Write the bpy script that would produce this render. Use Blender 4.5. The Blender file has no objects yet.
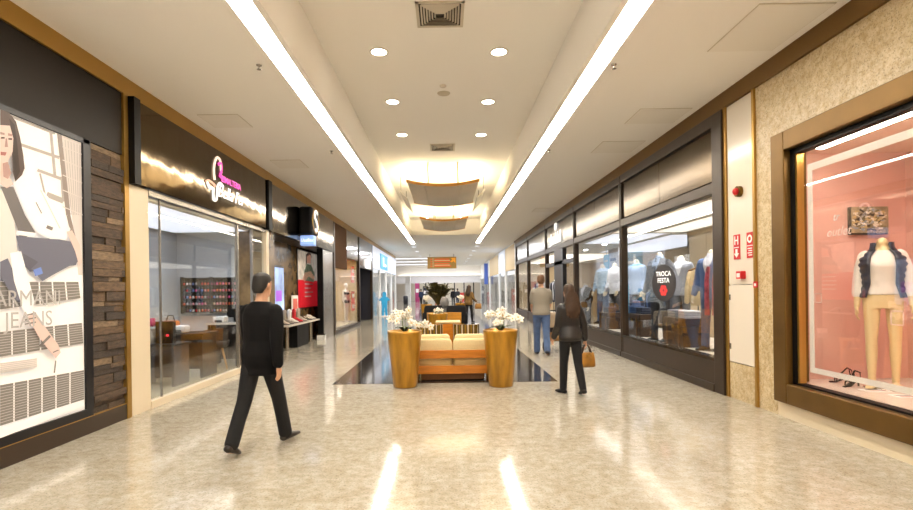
import bpy, math, random
from mathutils import Vector, Matrix
random.seed(7)
PI = math.pi
SC = bpy.context.scene
COL = SC.collection
V = Vector
# ------------------------------------------------------------------ camera data
F, VX, VY, CH = 510.0, 446.0, 290.0, 1.6
ROLL = math.radians(0.8)
CR, SR = math.cos(ROLL), math.sin(ROLL)

def ray(px, py):
    dx, dy = px - VX, VY - py
    return (dx * CR + dy * SR) / F, (-dx * SR + dy * CR) / F

def at(px, py, D):
    a, b = ray(px, py)
    return V((a * D, D, CH + b * D))

def on_x(px, py, x):
    a, b = ray(px, py)
    D = x / a
    return V((x, D, CH + b * D))

def on_floor(px, py):
    a, b = ray(px, py)
    D = -CH / b
    return V((a * D, D, 0))

# ------------------------------------------------------------------ materials
def lin(h):
    h = h.lstrip('#')
    o = []
    for i in (0, 2, 4):
        c = int(h[i:i + 2], 16) / 255
        o.append(c / 12.92 if c <= .04045 else ((c + .055) / 1.055) ** 2.4)
    return (*o, 1)

MATS = {}

def mat(name, col, rough=.5, metal=0, emit=0, ecol=None, spec=.5, coat=0, noise=0, nscale=8, bump=0, bscale=30, stretch=None):
    if name in MATS:
        return MATS[name]
    m = bpy.data.materials.new(name)
    m.use_nodes = True
    nt = m.node_tree
    b = nt.nodes['Principled BSDF']
    c = lin(col)
    b.inputs['Base Color'].default_value = c
    b.inputs['Roughness'].default_value = rough
    b.inputs['Metallic'].default_value = metal
    b.inputs['Specular IOR Level'].default_value = spec
    b.inputs['Coat Weight'].default_value = coat
    b.inputs['Coat Roughness'].default_value = .08
    if emit:
        b.inputs['Emission Color'].default_value = lin(ecol or col)
        b.inputs['Emission Strength'].default_value = emit
    if noise or bump:
        tc = nt.nodes.new('ShaderNodeTexCoord')
        mp = nt.nodes.new('ShaderNodeMapping')
        if stretch:
            mp.inputs['Scale'].default_value = stretch
        nt.links.new(tc.outputs['Object'], mp.inputs['Vector'])
    if noise:
        nz = nt.nodes.new('ShaderNodeTexNoise')
        nz.inputs['Scale'].default_value = nscale
        nz.inputs['Detail'].default_value = 5
        nt.links.new(mp.outputs[0], nz.inputs['Vector'])
        rp = nt.nodes.new('ShaderNodeValToRGB')
        rp.color_ramp.elements[0].position = .3
        rp.color_ramp.elements[1].position = .7
        rp.color_ramp.elements[0].color = tuple(x * (1 - noise) for x in c[:3]) + (1,)
        rp.color_ramp.elements[1].color = tuple(min(1, x * (1 + noise)) for x in c[:3]) + (1,)
        nt.links.new(nz.outputs['Fac'], rp.inputs['Fac'])
        nt.links.new(rp.outputs['Color'], b.inputs['Base Color'])
        if emit and not ecol:
            nt.links.new(rp.outputs['Color'], b.inputs['Emission Color'])
    if bump:
        n2 = nt.nodes.new('ShaderNodeTexNoise')
        n2.inputs['Scale'].default_value = bscale
        n2.inputs['Detail'].default_value = 3
        nt.links.new(mp.outputs[0], n2.inputs['Vector'])
        bp = nt.nodes.new('ShaderNodeBump')
        bp.inputs['Strength'].default_value = bump
        bp.inputs['Distance'].default_value = .02
        nt.links.new(n2.outputs['Fac'], bp.inputs['Height'])
        nt.links.new(bp.outputs[0], b.inputs['Normal'])
    MATS[name] = m
    return m

def stone(name, cols, rough, scale, joint=None, spec=.5, jcol='#8a7350'):
    """polished speckled granite, cols = dark speck, base, light fleck"""
    m = bpy.data.materials.new(name)
    m.use_nodes = True
    nt = m.node_tree
    N, L = nt.nodes, nt.links
    b = N['Principled BSDF']
    b.inputs['Roughness'].default_value = rough
    b.inputs['Specular IOR Level'].default_value = spec
    tc = N.new('ShaderNodeTexCoord')
    def nz(s, d):
        n = N.new('ShaderNodeTexNoise')
        n.inputs['Scale'].default_value = s
        n.inputs['Detail'].default_value = d
        n.inputs['Roughness'].default_value = .65
        L.new(tc.outputs['Object'], n.inputs['Vector'])
        return n
    a, c, d = nz(scale, 3), nz(scale * .22, 5), nz(scale * .06, 3)
    r = N.new('ShaderNodeValToRGB')
    e = r.color_ramp.elements
    e[0].position, e[0].color = .33, lin(cols[0])
    e[1].position, e[1].color = .45, lin(cols[1])
    x = e.new(.58); x.color = lin(cols[1])
    x = e.new(.72); x.color = lin(cols[2])
    L.new(a.outputs['Fac'], r.inputs['Fac'])
    r2 = N.new('ShaderNodeValToRGB')
    e = r2.color_ramp.elements
    e[0].position, e[0].color = .32, lin(cols[3])
    e[1].position, e[1].color = .6, (1, 1, 1, 1)
    L.new(c.outputs['Fac'], r2.inputs['Fac'])
    mx = N.new('ShaderNodeMix'); mx.data_type = 'RGBA'; mx.blend_type = 'MULTIPLY'
    mx.inputs[0].default_value = 1
    L.new(r.outputs[0], mx.inputs[6]); L.new(r2.outputs[0], mx.inputs[7])
    r3 = N.new('ShaderNodeValToRGB')
    e = r3.color_ramp.elements
    e[0].position, e[0].color = .35, (.86, .83, .78, 1)
    e[1].position, e[1].color = .65, (1, 1, 1, 1)
    L.new(d.outputs['Fac'], r3.inputs['Fac'])
    m2 = N.new('ShaderNodeMix'); m2.data_type = 'RGBA'; m2.blend_type = 'MULTIPLY'
    m2.inputs[0].default_value = 1
    L.new(mx.outputs[2], m2.inputs[6]); L.new(r3.outputs[0], m2.inputs[7])
    out = m2.outputs[2]
    if joint:
        br = N.new('ShaderNodeTexBrick')
        br.offset = 0
        br.inputs['Scale'].default_value = 1
        br.inputs['Mortar Size'].default_value = .003
        br.inputs['Brick Width'].default_value = joint
        br.inputs['Row Height'].default_value = joint
        L.new(tc.outputs['Object'], br.inputs['Vector'])
        m3 = N.new('ShaderNodeMix'); m3.data_type = 'RGBA'
        L.new(br.outputs['Fac'], m3.inputs[0])
        L.new(out, m3.inputs[6]); m3.inputs[7].default_value = lin(jcol)
        out = m3.outputs[2]
    L.new(out, b.inputs['Base Color'])
    MATS[name] = m
    return m

def glass(name, tint='#ffffff', refl=1.0):
    m = bpy.data.materials.new(name)
    m.use_nodes = True
    nt = m.node_tree
    N, L = nt.nodes, nt.links
    N.remove(N['Principled BSDF'])
    out = N['Material Output']
    t = N.new('ShaderNodeBsdfTransparent'); t.inputs[0].default_value = lin(tint)
    g = N.new('ShaderNodeBsdfGlossy'); g.inputs['Roughness'].default_value = .01
    fr = N.new('ShaderNodeFresnel'); fr.inputs['IOR'].default_value = 1.45
    mu = N.new('ShaderNodeMath'); mu.operation = 'MULTIPLY'; mu.inputs[1].default_value = refl
    mu.use_clamp = True
    L.new(fr.outputs[0], mu.inputs[0])
    mx = N.new('ShaderNodeMixShader')
    L.new(mu.outputs[0], mx.inputs[0]); L.new(t.outputs[0], mx.inputs[1]); L.new(g.outputs[0], mx.inputs[2])
    L.new(mx.outputs[0], out.inputs[0])
    MATS[name] = m
    return m

# ------------------------------------------------------------------ mesh builder
class MB:
    def __init__(s, m=None):
        s.v, s.f, s.fm, s.fs, s.mats = [], [], [], [], []
        s.k, s.sm = 0, False
        if m is not None:
            s.use(m)
    def use(s, m):
        if m not in s.mats:
            s.mats.append(m)
        s.k = s.mats.index(m)
        return s
    def smooth(s, b=True):
        s.sm = b
        return s
    def add(s, vs, fs):
        o = len(s.v)
        s.v += [V(p) for p in vs]
        for f in fs:
            s.f.append([i + o for i in f]); s.fm.append(s.k); s.fs.append(s.sm)
        return s
    def box(s, x0, y0, z0, x1, y1, z1):
        x0, x1 = sorted((x0, x1)); y0, y1 = sorted((y0, y1)); z0, z1 = sorted((z0, z1))
        t = s.sm; s.sm = False
        s.add([(x0, y0, z0), (x1, y0, z0), (x1, y1, z0), (x0, y1, z0), (x0, y0, z1), (x1, y0, z1), (x1, y1, z1), (x0, y1, z1)],
              [(0, 3, 2, 1), (4, 5, 6, 7), (0, 1, 5, 4), (1, 2, 6, 5), (2, 3, 7, 6), (3, 0, 4, 7)])
        s.sm = t
        return s
    def obox(s, c, ux, uy, uz):
        c, ux, uy, uz = V(c), V(ux), V(uy), V(uz)
        P = [c + ux * a + uy * b + uz * d for d in (-1, 1) for a, b in ((-1, -1), (1, -1), (1, 1), (-1, 1))]
        t = s.sm; s.sm = False
        s.add(P, [(0, 3, 2, 1), (4, 5, 6, 7), (0, 1, 5, 4), (1, 2, 6, 5), (2, 3, 7, 6), (3, 0, 4, 7)])
        s.sm = t
        return s
    def poly(s, pts, ext=None):
        n = len(pts)
        if ext is None:
            return s.add(pts, [tuple(range(n))])
        e = V(ext)
        P = [V(p) for p in pts] + [V(p) + e for p in pts]
        return s.add(P, [tuple(range(n - 1, -1, -1)), tuple(range(n, 2 * n))] + [(i, (i + 1) % n, (i + 1) % n + n, i + n) for i in range(n)])
    def loft(s, rings, cap=True):
        n = len(rings[0]); P = [p for r in rings for p in r]; fs = []
        for k in range(len(rings) - 1):
            for i in range(n):
                j = (i + 1) % n
                fs.append((k * n + i, k * n + j, (k + 1) * n + j, (k + 1) * n + i))
        if cap:
            fs.append(tuple(range(n - 1, -1, -1)))
            fs.append(tuple(range((len(rings) - 1) * n, len(rings) * n)))
        return s.add(P, fs)
    def limb(s, pts, ra, rb=None, ref=(1, 0, 0), n=12, cap=True):
        pts = [V(p) for p in pts]
        if not isinstance(ra, (list, tuple)): ra = [ra] * len(pts)
        rb = rb or ra
        if not isinstance(rb, (list, tuple)): rb = [rb] * len(pts)
        ref = V(ref)
        R = []
        N = len(pts)
        for i in range(N):
            d = (pts[min(i + 1, N - 1)] - pts[max(i - 1, 0)]).normalized()
            sd = ref - d * ref.dot(d)
            if sd.length < 1e-4: sd = d.orthogonal()
            sd.normalize()
            fw = d.cross(sd)
            def ring(c, k):
                return [c + sd * (ra[i] * k * math.cos(2 * PI * j / n)) + fw * (rb[i] * k * math.sin(2 * PI * j / n)) for j in range(n)]
            e = min(ra[i], rb[i])
            if cap and i == 0:
                R += [ring(pts[i] - d * e * .85, .35), ring(pts[i] - d * e * .5, .78)]
            R.append(ring(pts[i], 1))
            if cap and i == N - 1:
                R += [ring(pts[i] + d * e * .5, .78), ring(pts[i] + d * e * .85, .35)]
        t = s.sm; s.sm = True
        s.loft(R)
        s.sm = t
        return s
    def tube(s, pts, r, n=8):
        return s.limb(pts, r, None, (.13, .31, .94), n, False)
    def cyl(s, p0, p1, r0, r1=None, n=24):
        r1 = r0 if r1 is None else r1
        p0, p1 = V(p0), V(p1)
        d = (p1 - p0).normalized(); a = d.orthogonal().normalized(); b = d.cross(a)
        A = [p0 + a * (r0 * math.cos(2 * PI * j / n)) + b * (r0 * math.sin(2 * PI * j / n)) for j in range(n)]
        B = [p1 + a * (r1 * math.cos(2 * PI * j / n)) + b * (r1 * math.sin(2 * PI * j / n)) for j in range(n)]
        P = A + B
        t = s.sm
        s.sm = True; s.add(P, [(i, (i + 1) % n, (i + 1) % n + n, i + n) for i in range(n)])
        s.sm = False; s.add(A, [tuple(range(n - 1, -1, -1))]); s.add(B, [tuple(range(n))])
        s.sm = t
        return s
    def lathe(s, prof, c=(0, 0, 0), n=32):
        c = V(c); t = s.sm; s.sm = True
        P, fs = [], []
        for r, z in prof:
            P += [c + V((r * math.cos(2 * PI * j / n), r * math.sin(2 * PI * j / n), z)) for j in range(n)]
        for k in range(len(prof) - 1):
            for i in range(n):
                j = (i + 1) % n
                fs.append((k * n + i, k * n + j, (k + 1) * n + j, (k + 1) * n + i))
        s.add(P, fs); s.sm = t
        return s
    def ell(s, c, r, n=14, m=8):
        c = V(c); R = []
        for k in range(1, m):
            th = PI * k / m
            R.append([c + V((r[0] * math.sin(th) * math.cos(2 * PI * j / n), r[1] * math.sin(th) * math.sin(2 * PI * j / n), -r[2] * math.cos(th))) for j in range(n)])
        t = s.sm; s.sm = True; s.loft(R); s.sm = t
        return s
    def build(s, name, parent=None, bevel=0, seg=2, remesh=0, sm=0, mods=None):
        o0 = ROOTLOC.get(parent.name, V((0, 0, 0))) if parent else V((0, 0, 0))
        me = bpy.data.meshes.new(name)
        me.from_pydata([p - o0 for p in s.v], [], s.f)
        for m in s.mats: me.materials.append(m)
        for p, k, sh in zip(me.polygons, s.fm, s.fs):
            p.material_index = k; p.use_smooth = sh
        me.update()
        ob = bpy.data.objects.new(name, me)
        COL.objects.link(ob)
        if remesh:
            md = ob.modifiers.new('r', 'REMESH'); md.mode = 'VOXEL'; md.voxel_size = remesh; md.use_smooth_shade = True
            if sm:
                md = ob.modifiers.new('s', 'SMOOTH'); md.factor = .5; md.iterations = sm
            dg = bpy.context.evaluated_depsgraph_get()
            nm = bpy.data.meshes.new_from_object(ob.evaluated_get(dg))
            nm.name = name
            ob.modifiers.clear(); ob.data = nm
            if not nm.materials:
                for m in s.mats: nm.materials.append(m)
            for p in nm.polygons: p.use_smooth = True
        if bevel:
            md = ob.modifiers.new('b', 'BEVEL'); md.width = bevel; md.segments = seg; md.limit_method = 'ANGLE'
        if parent:
            ob.parent = parent
            ROOTLOC[ob.name] = o0
        return ob

ROOTLOC = {}

def thing(name, label, cat, loc=(0, 0, 0), group=None, rz=0):
    o = bpy.data.objects.new(name, None)
    COL.objects.link(o)
    o.empty_display_size = .1
    o.location = loc; o.rotation_euler.z = rz
    o['label'] = label; o['category'] = cat
    if group: o['group'] = group
    ROOTLOC[o.name] = V((0, 0, 0)) if rz else V(loc)
    return o

def local(name, label, cat, loc=(0, 0, 0), rz=0, group=None):
    """a thing whose parts are built about the origin and then carried to loc"""
    o = thing(name, label, cat, loc, group, rz)
    ROOTLOC[o.name] = V((0, 0, 0))
    return o

def tag(o, label, cat, group=None):
    o['label'] = label; o['category'] = cat
    if group: o['group'] = group
    return o

def struct(name, mb=None, parent=None, bevel=0):
    if mb is None:
        o = bpy.data.objects.new(name, None); COL.objects.link(o); ROOTLOC[o.name] = V((0, 0, 0))
    else:
        o = mb.build(name, parent, bevel)
    if parent is None: o['kind'] = 'structure'
    return o

KIDS = {}
def dup(root, loc, rz=None, label=None, scale=None, mats=None):
    def cp(o, par):
        c = o.copy(); COL.objects.link(c)
        if par is not None: c.parent = par
        for ch in list(o.children): cp(ch, c)
        return c
    r = cp(root, None)
    r.location = loc
    if rz is not None: r.rotation_euler.z = rz
    if label: r['label'] = label
    if scale: r.scale = (scale,) * 3
    return r

def recolor(root, part, m):
    for ch in root.children_recursive:
        if ch.name.split('.')[0] == part:
            ch.data = ch.data.copy(); ch.data.materials.clear(); ch.data.materials.append(m)

WALL_L = Matrix(((0, 0, 1), (1, 0, 0), (0, 1, 0)))
WALL_R = Matrix(((0, 0, -1), (-1, 0, 0), (0, 1, 0)))
FRONT = Matrix(((1, 0, 0), (0, 0, -1), (0, 1, 0)))

def text(name, body, size, M, loc, m, parent, ext=.01, shear=0, align='CENTER', sx=1, bold=0):
    cu = bpy.data.curves.new(name, 'FONT')
    cu.body = body; cu.size = size; cu.extrude = ext; cu.shear = shear
    cu.align_x = align; cu.align_y = 'CENTER'; cu.offset = bold; cu.resolution_u = 3
    o = bpy.data.objects.new(name, cu); COL.objects.link(o)
    dg = bpy.context.evaluated_depsgraph_get()
    me = bpy.data.meshes.new_from_object(o.evaluated_get(dg))
    bpy.data.objects.remove(o)
    me.name = name
    o0 = ROOTLOC.get(parent.name, V((0, 0, 0))) if parent else V((0, 0, 0))
    me.transform(Matrix.Translation(V(loc) - o0) @ M.to_4x4() @ Matrix.Scale(sx, 4, (1, 0, 0)))
    me.materials.clear(); me.materials.append(m)
    o = bpy.data.objects.new(name, me); COL.objects.link(o)
    if parent:
        o.parent = parent; ROOTLOC[o.name] = o0
    return o

# ------------------------------------------------------------------ human figures and mannequins
TORSO_M = [(.84, .15, .10, 0), (.92, .168, .118, -.012), (1.0, .16, .112, -.005), (1.08, .15, .102, 0), (1.2, .163, .11, 0), (1.32, .174, .118, 0), (1.385, .165, .102, -.006), (1.42, .135, .085, -.01), (1.45, .085, .068, -.012), (1.48, .06, .06, -.01)]
TORSO_F = [(.84, .15, .10, 0), (.92, .17, .122, -.015), (1.0, .152, .108, -.005), (1.09, .125, .092, 0), (1.2, .14, .1, .006), (1.29, .152, .122, .016), (1.37, .145, .095, -.004), (1.41, .115, .075, -.008), (1.44, .07, .058, -.01), (1.47, .05, .052, -.008)]

def interp(T, z):
    if z <= T[0][0]: return T[0][1:]
    for a, b in zip(T, T[1:]):
        if z <= b[0]:
            t = (z - a[0]) / (b[0] - a[0])
            return tuple(a[i] + (b[i] - a[i]) * t for i in (1, 2, 3))
    return T[-1][1:]

class Body:
    def __init__(s, fem=False, lean=0, legs=None, arms=None, twist=0):
        s.T = TORSO_F if fem else TORSO_M
        s.fem, s.lean = fem, lean
        s.shw = .152 if fem else .178
        legs = legs or {}; arms = arms or {}
        s.leg, s.arm = {}, {}
        for k, sg in (('R', 1), ('L', -1)):
            a, kn, ft = legs.get(k, (0, 0, 0))
            hip = V((sg * .088, 0, .92))
            d1 = V((sg * .02, math.sin(a), -math.cos(a))); knee = hip + d1 * .43
            d2 = V((0, math.sin(a - kn), -math.cos(a - kn))); ank = knee + d2 * .41
            toe = V((sg * .18, math.cos(ft), math.sin(ft))).normalized()
            up = V((0, -math.sin(ft), math.cos(ft)))
            s.leg[k] = [hip, knee, ank, toe, up]
        low = min(min((l[2] - l[4] * .075 - l[3] * .05).z, (l[2] - l[4] * .075 + l[3] * .17).z) for l in s.leg.values())
        s.drop = -low
        for l in s.leg.values():
            for i in range(3): l[i] = l[i] + V((0, 0, s.drop))
        for k, sg in (('R', 1), ('L', -1)):
            a, ab, e = arms.get(k, (.05, .12, .2))
            sh = s.lp(V((sg * s.shw, -.005, 1.385)))
            d1 = V((sg * math.sin(ab), math.sin(a) * math.cos(ab), -math.cos(a) * math.cos(ab)))
            el = sh + d1 * .29
            b = a + e
            d2 = V((sg * math.sin(ab) * .35, math.sin(b), -math.cos(b))).normalized()
            wr = el + d2 * .25
            s.arm[k] = [sh, el, wr, d2, sg]
    def lp(s, p):
        y, z = p.y, p.z - .95
        if z > 0:
            c, q = math.cos(s.lean), math.sin(s.lean)
            y, z = y * c + z * q, z * c - y * q
        return V((p.x, y, .95 + z + s.drop))
    def rings(s, z0, z1, k, add, steps=9, n=22, hem=1.0):
        R = []
        for i in range(steps + 1):
            z = z0 + (z1 - z0) * i / steps
            a, b, yo = interp(s.T, z)
            a, b = a * k + add, b * k + add
            if z < .92:
                w = hem ** ((.92 - z) / .2); a *= w; b *= w
            R.append([s.lp(V((a * math.cos(2 * PI * j / n), yo + b * math.sin(2 * PI * j / n), z))) for j in range(n)])
        return R
    def body(s, mb, head=True, feet=True):
        mb.loft(s.rings(.84, 1.48, 1, 0))
        for k in 'RL':
            hip, knee, ank, toe, up = s.leg[k]
            th = .083 if not s.fem else .08
            mid = knee + (ank - knee) * .3
            mb.limb([hip + V((0, 0, .02)), hip.lerp(knee, .45), knee, mid - (V((0, 1, 0)) * .012), ank.lerp(knee, .15), ank], [th, .068, .05, .052, .034, .034])
            mb.limb([ank - up * .04 - toe * .03, ank - up * .045 + toe * .06, ank - up * .055 + toe * .15], [.033, .042, .035], [.035, .03, .016])
        for k in 'RL':
            sh, el, wr, d, sg = s.arm[k]
            mb.limb([sh, sh.lerp(el, .5), el, el.lerp(wr, .3), wr], [.05, .044, .036, .038, .026])
            w = V((0, 1, 0)); w = (w - d * w.dot(d)); w.normalize() if w.length > .2 else None
            if w.length < .5: w = V((0, 0, 1))
            nrm = d.cross(w).normalized() * sg
            if nrm.x * sg > 0: nrm = -nrm
            mb.limb([wr, wr + d * .045, wr + d * .085], [.024, .036, .037], [.02, .016, .013], ref=w)
            for q, ln in zip((.028, .01, -.009, -.027), (.068, .077, .072, .056)):
                b0 = wr + d * .075 + w * q
                b1 = b0 + d * ln * .5 + nrm * .006
                b2 = b1 + (d * .8 + nrm * .6).normalized() * ln * .5
                mb.limb([b0, b1, b2], [.0092, .0086, .0075], n=8)
            b0 = wr + d * .025 + w * .026
            b1 = b0 + (d * .75 + w * .6 + nrm * .25).normalized() * .035
            mb.limb([b0, b1, b1 + (d + nrm * .35).normalized() * .03], [.013, .0105, .0085], n=8)
        nk = .05 if s.fem else .058
        mb.limb([s.lp(V((0, -.012, 1.44))), s.lp(V((0, -.004, 1.50))), s.lp(V((0, .006, 1.56 if head else 1.53)))], [nk * 1.15, nk, nk * .98])
        if head:
            R = []
            for z, a, b, yo in ((1.522, .03, .03, .055), (1.54, .048, .062, .035), (1.575, .062, .085, .018), (1.61, .07, .095, .012), (1.645, .074, .1, .006), (1.68, .076, .1, 0), (1.715, .066, .088, -.004), (1.738, .045, .06, -.006), (1.75, .015, .02, -.008)):
                R.append([s.lp(V((a * math.cos(2 * PI * j / 20), yo + b * math.sin(2 * PI * j / 20), z))) for j in range(20)])
            mb.loft(R)
            mb.limb([s.lp(V((0, .098, 1.645))), s.lp(V((0, .112, 1.615))), s.lp(V((0, .118, 1.603)))], [.008, .012, .013], n=8)
            mb.limb([s.lp(V((-.022, .098, 1.57))), s.lp(V((0, .106, 1.571))), s.lp(V((.022, .098, 1.57)))], .008, ref=(0, 0, 1), n=8)
            for sg in (1, -1):
                mb.limb([s.lp(V((sg * .074, .0, 1.60))), s.lp(V((sg * .08, -.006, 1.625))), s.lp(V((sg * .078, -.004, 1.65)))], [.008, .011, .01], [.014, .018, .016], n=8)
        return mb
    def eyes(s, m, par):
        for sg in (1, -1):
            MB(m).ell(s.lp(V((sg * .031, .09, 1.64))), (.013, .008, .008)).build('eye', par)
    def trousers(s, mb, add=.014, cuff=.062, top=1.02, wide=0):
        mb.loft(s.rings(.83, top, 1, add, 5))
        for k in 'RL':
            hip, knee, ank, toe, up = s.leg[k]
            mb.limb([hip + V((0, 0, .03)), hip.lerp(knee, .45), knee, knee.lerp(ank, .45), ank.lerp(knee, .05) - V((0, 0, .02))], [.098 + wide, .084 + wide, .068 + wide, .064 + wide, cuff], cap=True)
        return mb
    def jacket(s, mb, add=.022, hem=.8, flare=1.06, sleeve=1.0, thick=.016, top=1.475):
        mb.loft(s.rings(hem, top, 1, add, 11, hem=flare))
        for k in 'RL':
            sh, el, wr, d, sg = s.arm[k]
            if sleeve >= 1:
                mb.limb([sh + V((-sg * .02, 0, .0)), sh.lerp(el, .5), el, el.lerp(wr, .4), el.lerp(wr, .93)], [.057 + thick, .05 + thick, .041 + thick, .038 + thick, .03 + thick])
            else:
                e2 = sh.lerp(el, sleeve * 1.6) if sleeve < .62 else el.lerp(wr, (sleeve - .62) / .38)
                pts = [sh + V((-sg * .02, 0, .0)), sh.lerp(el, .45)] + ([el] if sleeve >= .62 else []) + [e2]
                mb.limb(pts, [.057 + thick, .05 + thick] + ([.042 + thick] if sleeve >= .62 else []) + [.04 + thick])
        return mb
    def shoe(s, mb, k, add=.01, heel=0):
        hip, knee, ank, toe, up = s.leg[k]
        mb.limb([ank - up * .035 - toe * .045, ank - up * .035 + toe * .03, ank - up * .045 + toe * .10, ank - up * .056 + toe * .17], [.037 + add * .5, .04 + add * .5, .046 + add * .5, .036], [.036, .04, .03, .02], n=14)
        return mb
    def patch(s, mb, zs, half, add, th=.006):
        """a band lying on the front of the torso: half = half width angle at each height"""
        A, B = [], []
        n = 8
        for z, h in zip(zs, half):
            a, b, yo = interp(s.T, z)
            for out, e in ((A, add), (B, add + th)):
                out.append([s.lp(V(((a + e) * math.sin(-h + 2 * h * j / n), yo + (b + e) * math.cos(-h + 2 * h * j / n), z))) for j in range(n + 1)])
        R = [A[i] + B[i][::-1] for i in range(len(zs))]
        mb.loft(R)
        return mb
    def shell(s, mb, zs, add, gap, th=.02, puff=.012, n=40):
        R = []
        for z in zs:
            a, b, yo = interp(s.T, z)
            g = gap(z)
            pf = puff * abs(math.sin(PI * (z - .95) / .062))
            In, Out = [], []
            for j in range(n + 1):
                t = g + (2 * PI - 2 * g) * j / n
                for out, e in ((In, add), (Out, add + th + pf)):
                    out.append(s.lp(V(((a + e) * math.sin(t), yo + (b + e) * math.cos(t), z))))
            R.append(Out + In[::-1])
        mb.loft(R)
        return mb

def short_hair(b, m, par, vox=.008):
    mb = MB(m)
    R = []
    for z, a, bb, yo in ((1.555, .05, .03, -.062), (1.6, .074, .05, -.055), (1.645, .081, .083, -.026), (1.69, .083, .1, -.008), (1.725, .075, .097, -.006), (1.75, .052, .07, -.008), (1.765, .02, .03, -.01)):
        R.append([b.lp(V((a * math.cos(2 * PI * j / 20), yo + bb * math.sin(2 * PI * j / 20), z))) for j in range(20)])
    mb.loft(R)
    return mb.build('hair', par, remesh=vox, sm=3)

def long_hair(b, m, par, low=1.2, wide=.1):
    mb = MB(m)
    R = []
    for z, a, bb, yo in ((low, wide * .55, .025, -.115), (low + .1, wide, .04, -.118), (1.42, wide * 1.05, .05, -.1), (1.52, wide * .95, .06, -.07), (1.6, .09, .075, -.035), (1.66, .09, .1, -.012), (1.715, .08, .1, -.006), (1.75, .055, .075, -.008), (1.768, .02, .03, -.01)):
        R.append([b.lp(V((a * math.cos(2 * PI * j / 20), yo + bb * math.sin(2 * PI * j / 20), z))) for j in range(20)])
    mb.loft(R)
    rr = random.Random(4)
    for i in range(16):
        x = -wide + 2 * wide * i / 15
        mb.limb([b.lp(V((x * .6, -.1, 1.62))), b.lp(V((x, -.12, 1.45))), b.lp(V((x * .9 + rr.uniform(-.02, .02), -.13, low - rr.uniform(-.05, .06))))], [.012, .016, .006], n=6)
    return mb.build('hair', par, remesh=.008, sm=1)
# ================================================================== MATERIALS
M_floor = stone('polished_granite', ('#8a8375', '#b6b0a4', '#c8c2b6', '#e0dacd'), .09, 60, 1.2, jcol='#a59d8c', spec=.36)
M_dfloor = stone('dark_granite', ('#1b1a1c', '#3a3430', '#5a5048', '#7c7470'), .09, 50, .6, .6)
M_gran = stone('wall_granite', ('#8d7a58', '#d5c5a3', '#dfd2b6', '#dccdb0'), .35, 75)
M_ceil = mat('ceiling_paint', '#f9f6f1', .9)
M_hatch = mat('hatch_paint', '#f3efe8', .85)
M_gold = mat('gold_trim', '#b08a45', .32, .75)
M_cream = mat('cream_laminate', '#d8c9ae', .4)
M_white = mat('white_paint', '#f0eeea', .6)
M_whiteg = mat('white_gloss', '#ded5c7', .15)
M_dark = mat('dark_bronze', '#33271d', .38, .2, spec=.35)
M_bronze = mat('brushed_bronze', '#453722', .19, .9, bump=.04, bscale=60, stretch=(1, .03, 1))
M_brown = mat('brown_bronze', '#6c5126', .38, .65, noise=.12, nscale=3)
M_blackm = mat('black_metal', '#17161a', .35, .2)
M_gloss = mat('black_gloss', '#57472d', .09, 1, bump=.5, bscale=1.3)
M_panelb = mat('dark_brown_panel', '#1d150d', .5, .0, spec=.22)
M_plinth = mat('dark_plinth', '#3a2d22', .3, .1)
M_steel = mat('brushed_steel', '#a9a39b', .25, .9)
M_chrome = mat('chrome', '#d5d2cc', .1, 1)
M_glass = glass('shop_glass', '#fbfcfc', .42)
M_glow = mat('strip_glow', '#ffe9c4', .5, 0, 43, '#fff5e5')
M_down = mat('downlight_glow', '#fff3d8', .5, 0, 25, '#fff0d6')
M_up = mat('uplight_glow', '#fff0c8', .5, 0, 55, '#ffecc4')
M_shop = mat('shop_fill_glow', '#ffffff', .5, 0, 1.5, '#fff4e4')
M_shopb = mat('cool_fill_glow', '#ffffff', .5, 0, 1.3, '#e4edff')
M_far = mat('far_glow', '#ffffff', .5, 0, 3, '#eef2ff')
M_cove = mat('cove_glow', '#ffffff', .5, 0, 2.6, '#fff3df')
M_oak = mat('honey_wood', '#c98a2c', .3, 0, noise=.22, nscale=3, stretch=(1, 6, 6), coat=.3)
M_orange = mat('orange_wood', '#c2761d', .3, 0, noise=.2, nscale=3, stretch=(1, 8, 8), coat=.3)
M_red = mat('sign_red', '#c81e22', .4)
M_lwhite = mat('letter_white', '#ffffff', .4, 0, .8, '#ffffff')
M_lpink = mat('letter_pink', '#e858b8', .4, 0, .7, '#ee5fc4')
M_cyan = mat('cyan', '#35a9d6', .4, 0, .35)
M_black = mat('black', '#070607', .5, spec=.2)
M_tan = mat('tan_panel', '#d9bd8c', .5)
M_grille = mat('grille', '#cfc6b6', .6)
M_dgrey = mat('dark_grey', '#3b3b40', .5)

# ================================================================== FLOOR / CEILING / WALLS
YB, YE = -5.0, 78.0
struct('floor', MB(M_floor).box(-9.5, YB, -.2, 9.5, YE, 0))
struct('floor', MB(M_dfloor).box(-1.98, 8.78, -.05, 1.9, 36, .004))
CZ, TZ, SX0, SX1 = 4.42, 5.2, 1.83, 2.09
mb = MB(M_ceil)
for s in (1, -1):
    mb.box(s * SX1, YB, CZ, s * 9.5, 31, CZ + .15)              # low side ceilings
    mb.box(s * SX0, YB, CZ, s * (SX0 - .06), 31, CZ + .15)      # lip beside the light strip
    mb.box(s * SX0, YB, CZ + .1, s * SX1, 31, CZ + .15)
    mb.box(s * (SX0 - .06), YB, CZ + .15, s * (SX0 + .06), 26, TZ + .1)    # tray side
mb.box(-SX0, YB, TZ, SX0, 26.1, TZ + .15)
mb.box(-SX0, 26, CZ + .15, SX0, 26.15, TZ + .1)
mb.box(-(SX0 - .06), 26, CZ, SX0 - .06, 31, CZ + .15)
mb.box(-9.5, 31, CZ, 9.5, YE, CZ + .15)
struct('ceiling', mb)
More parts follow.
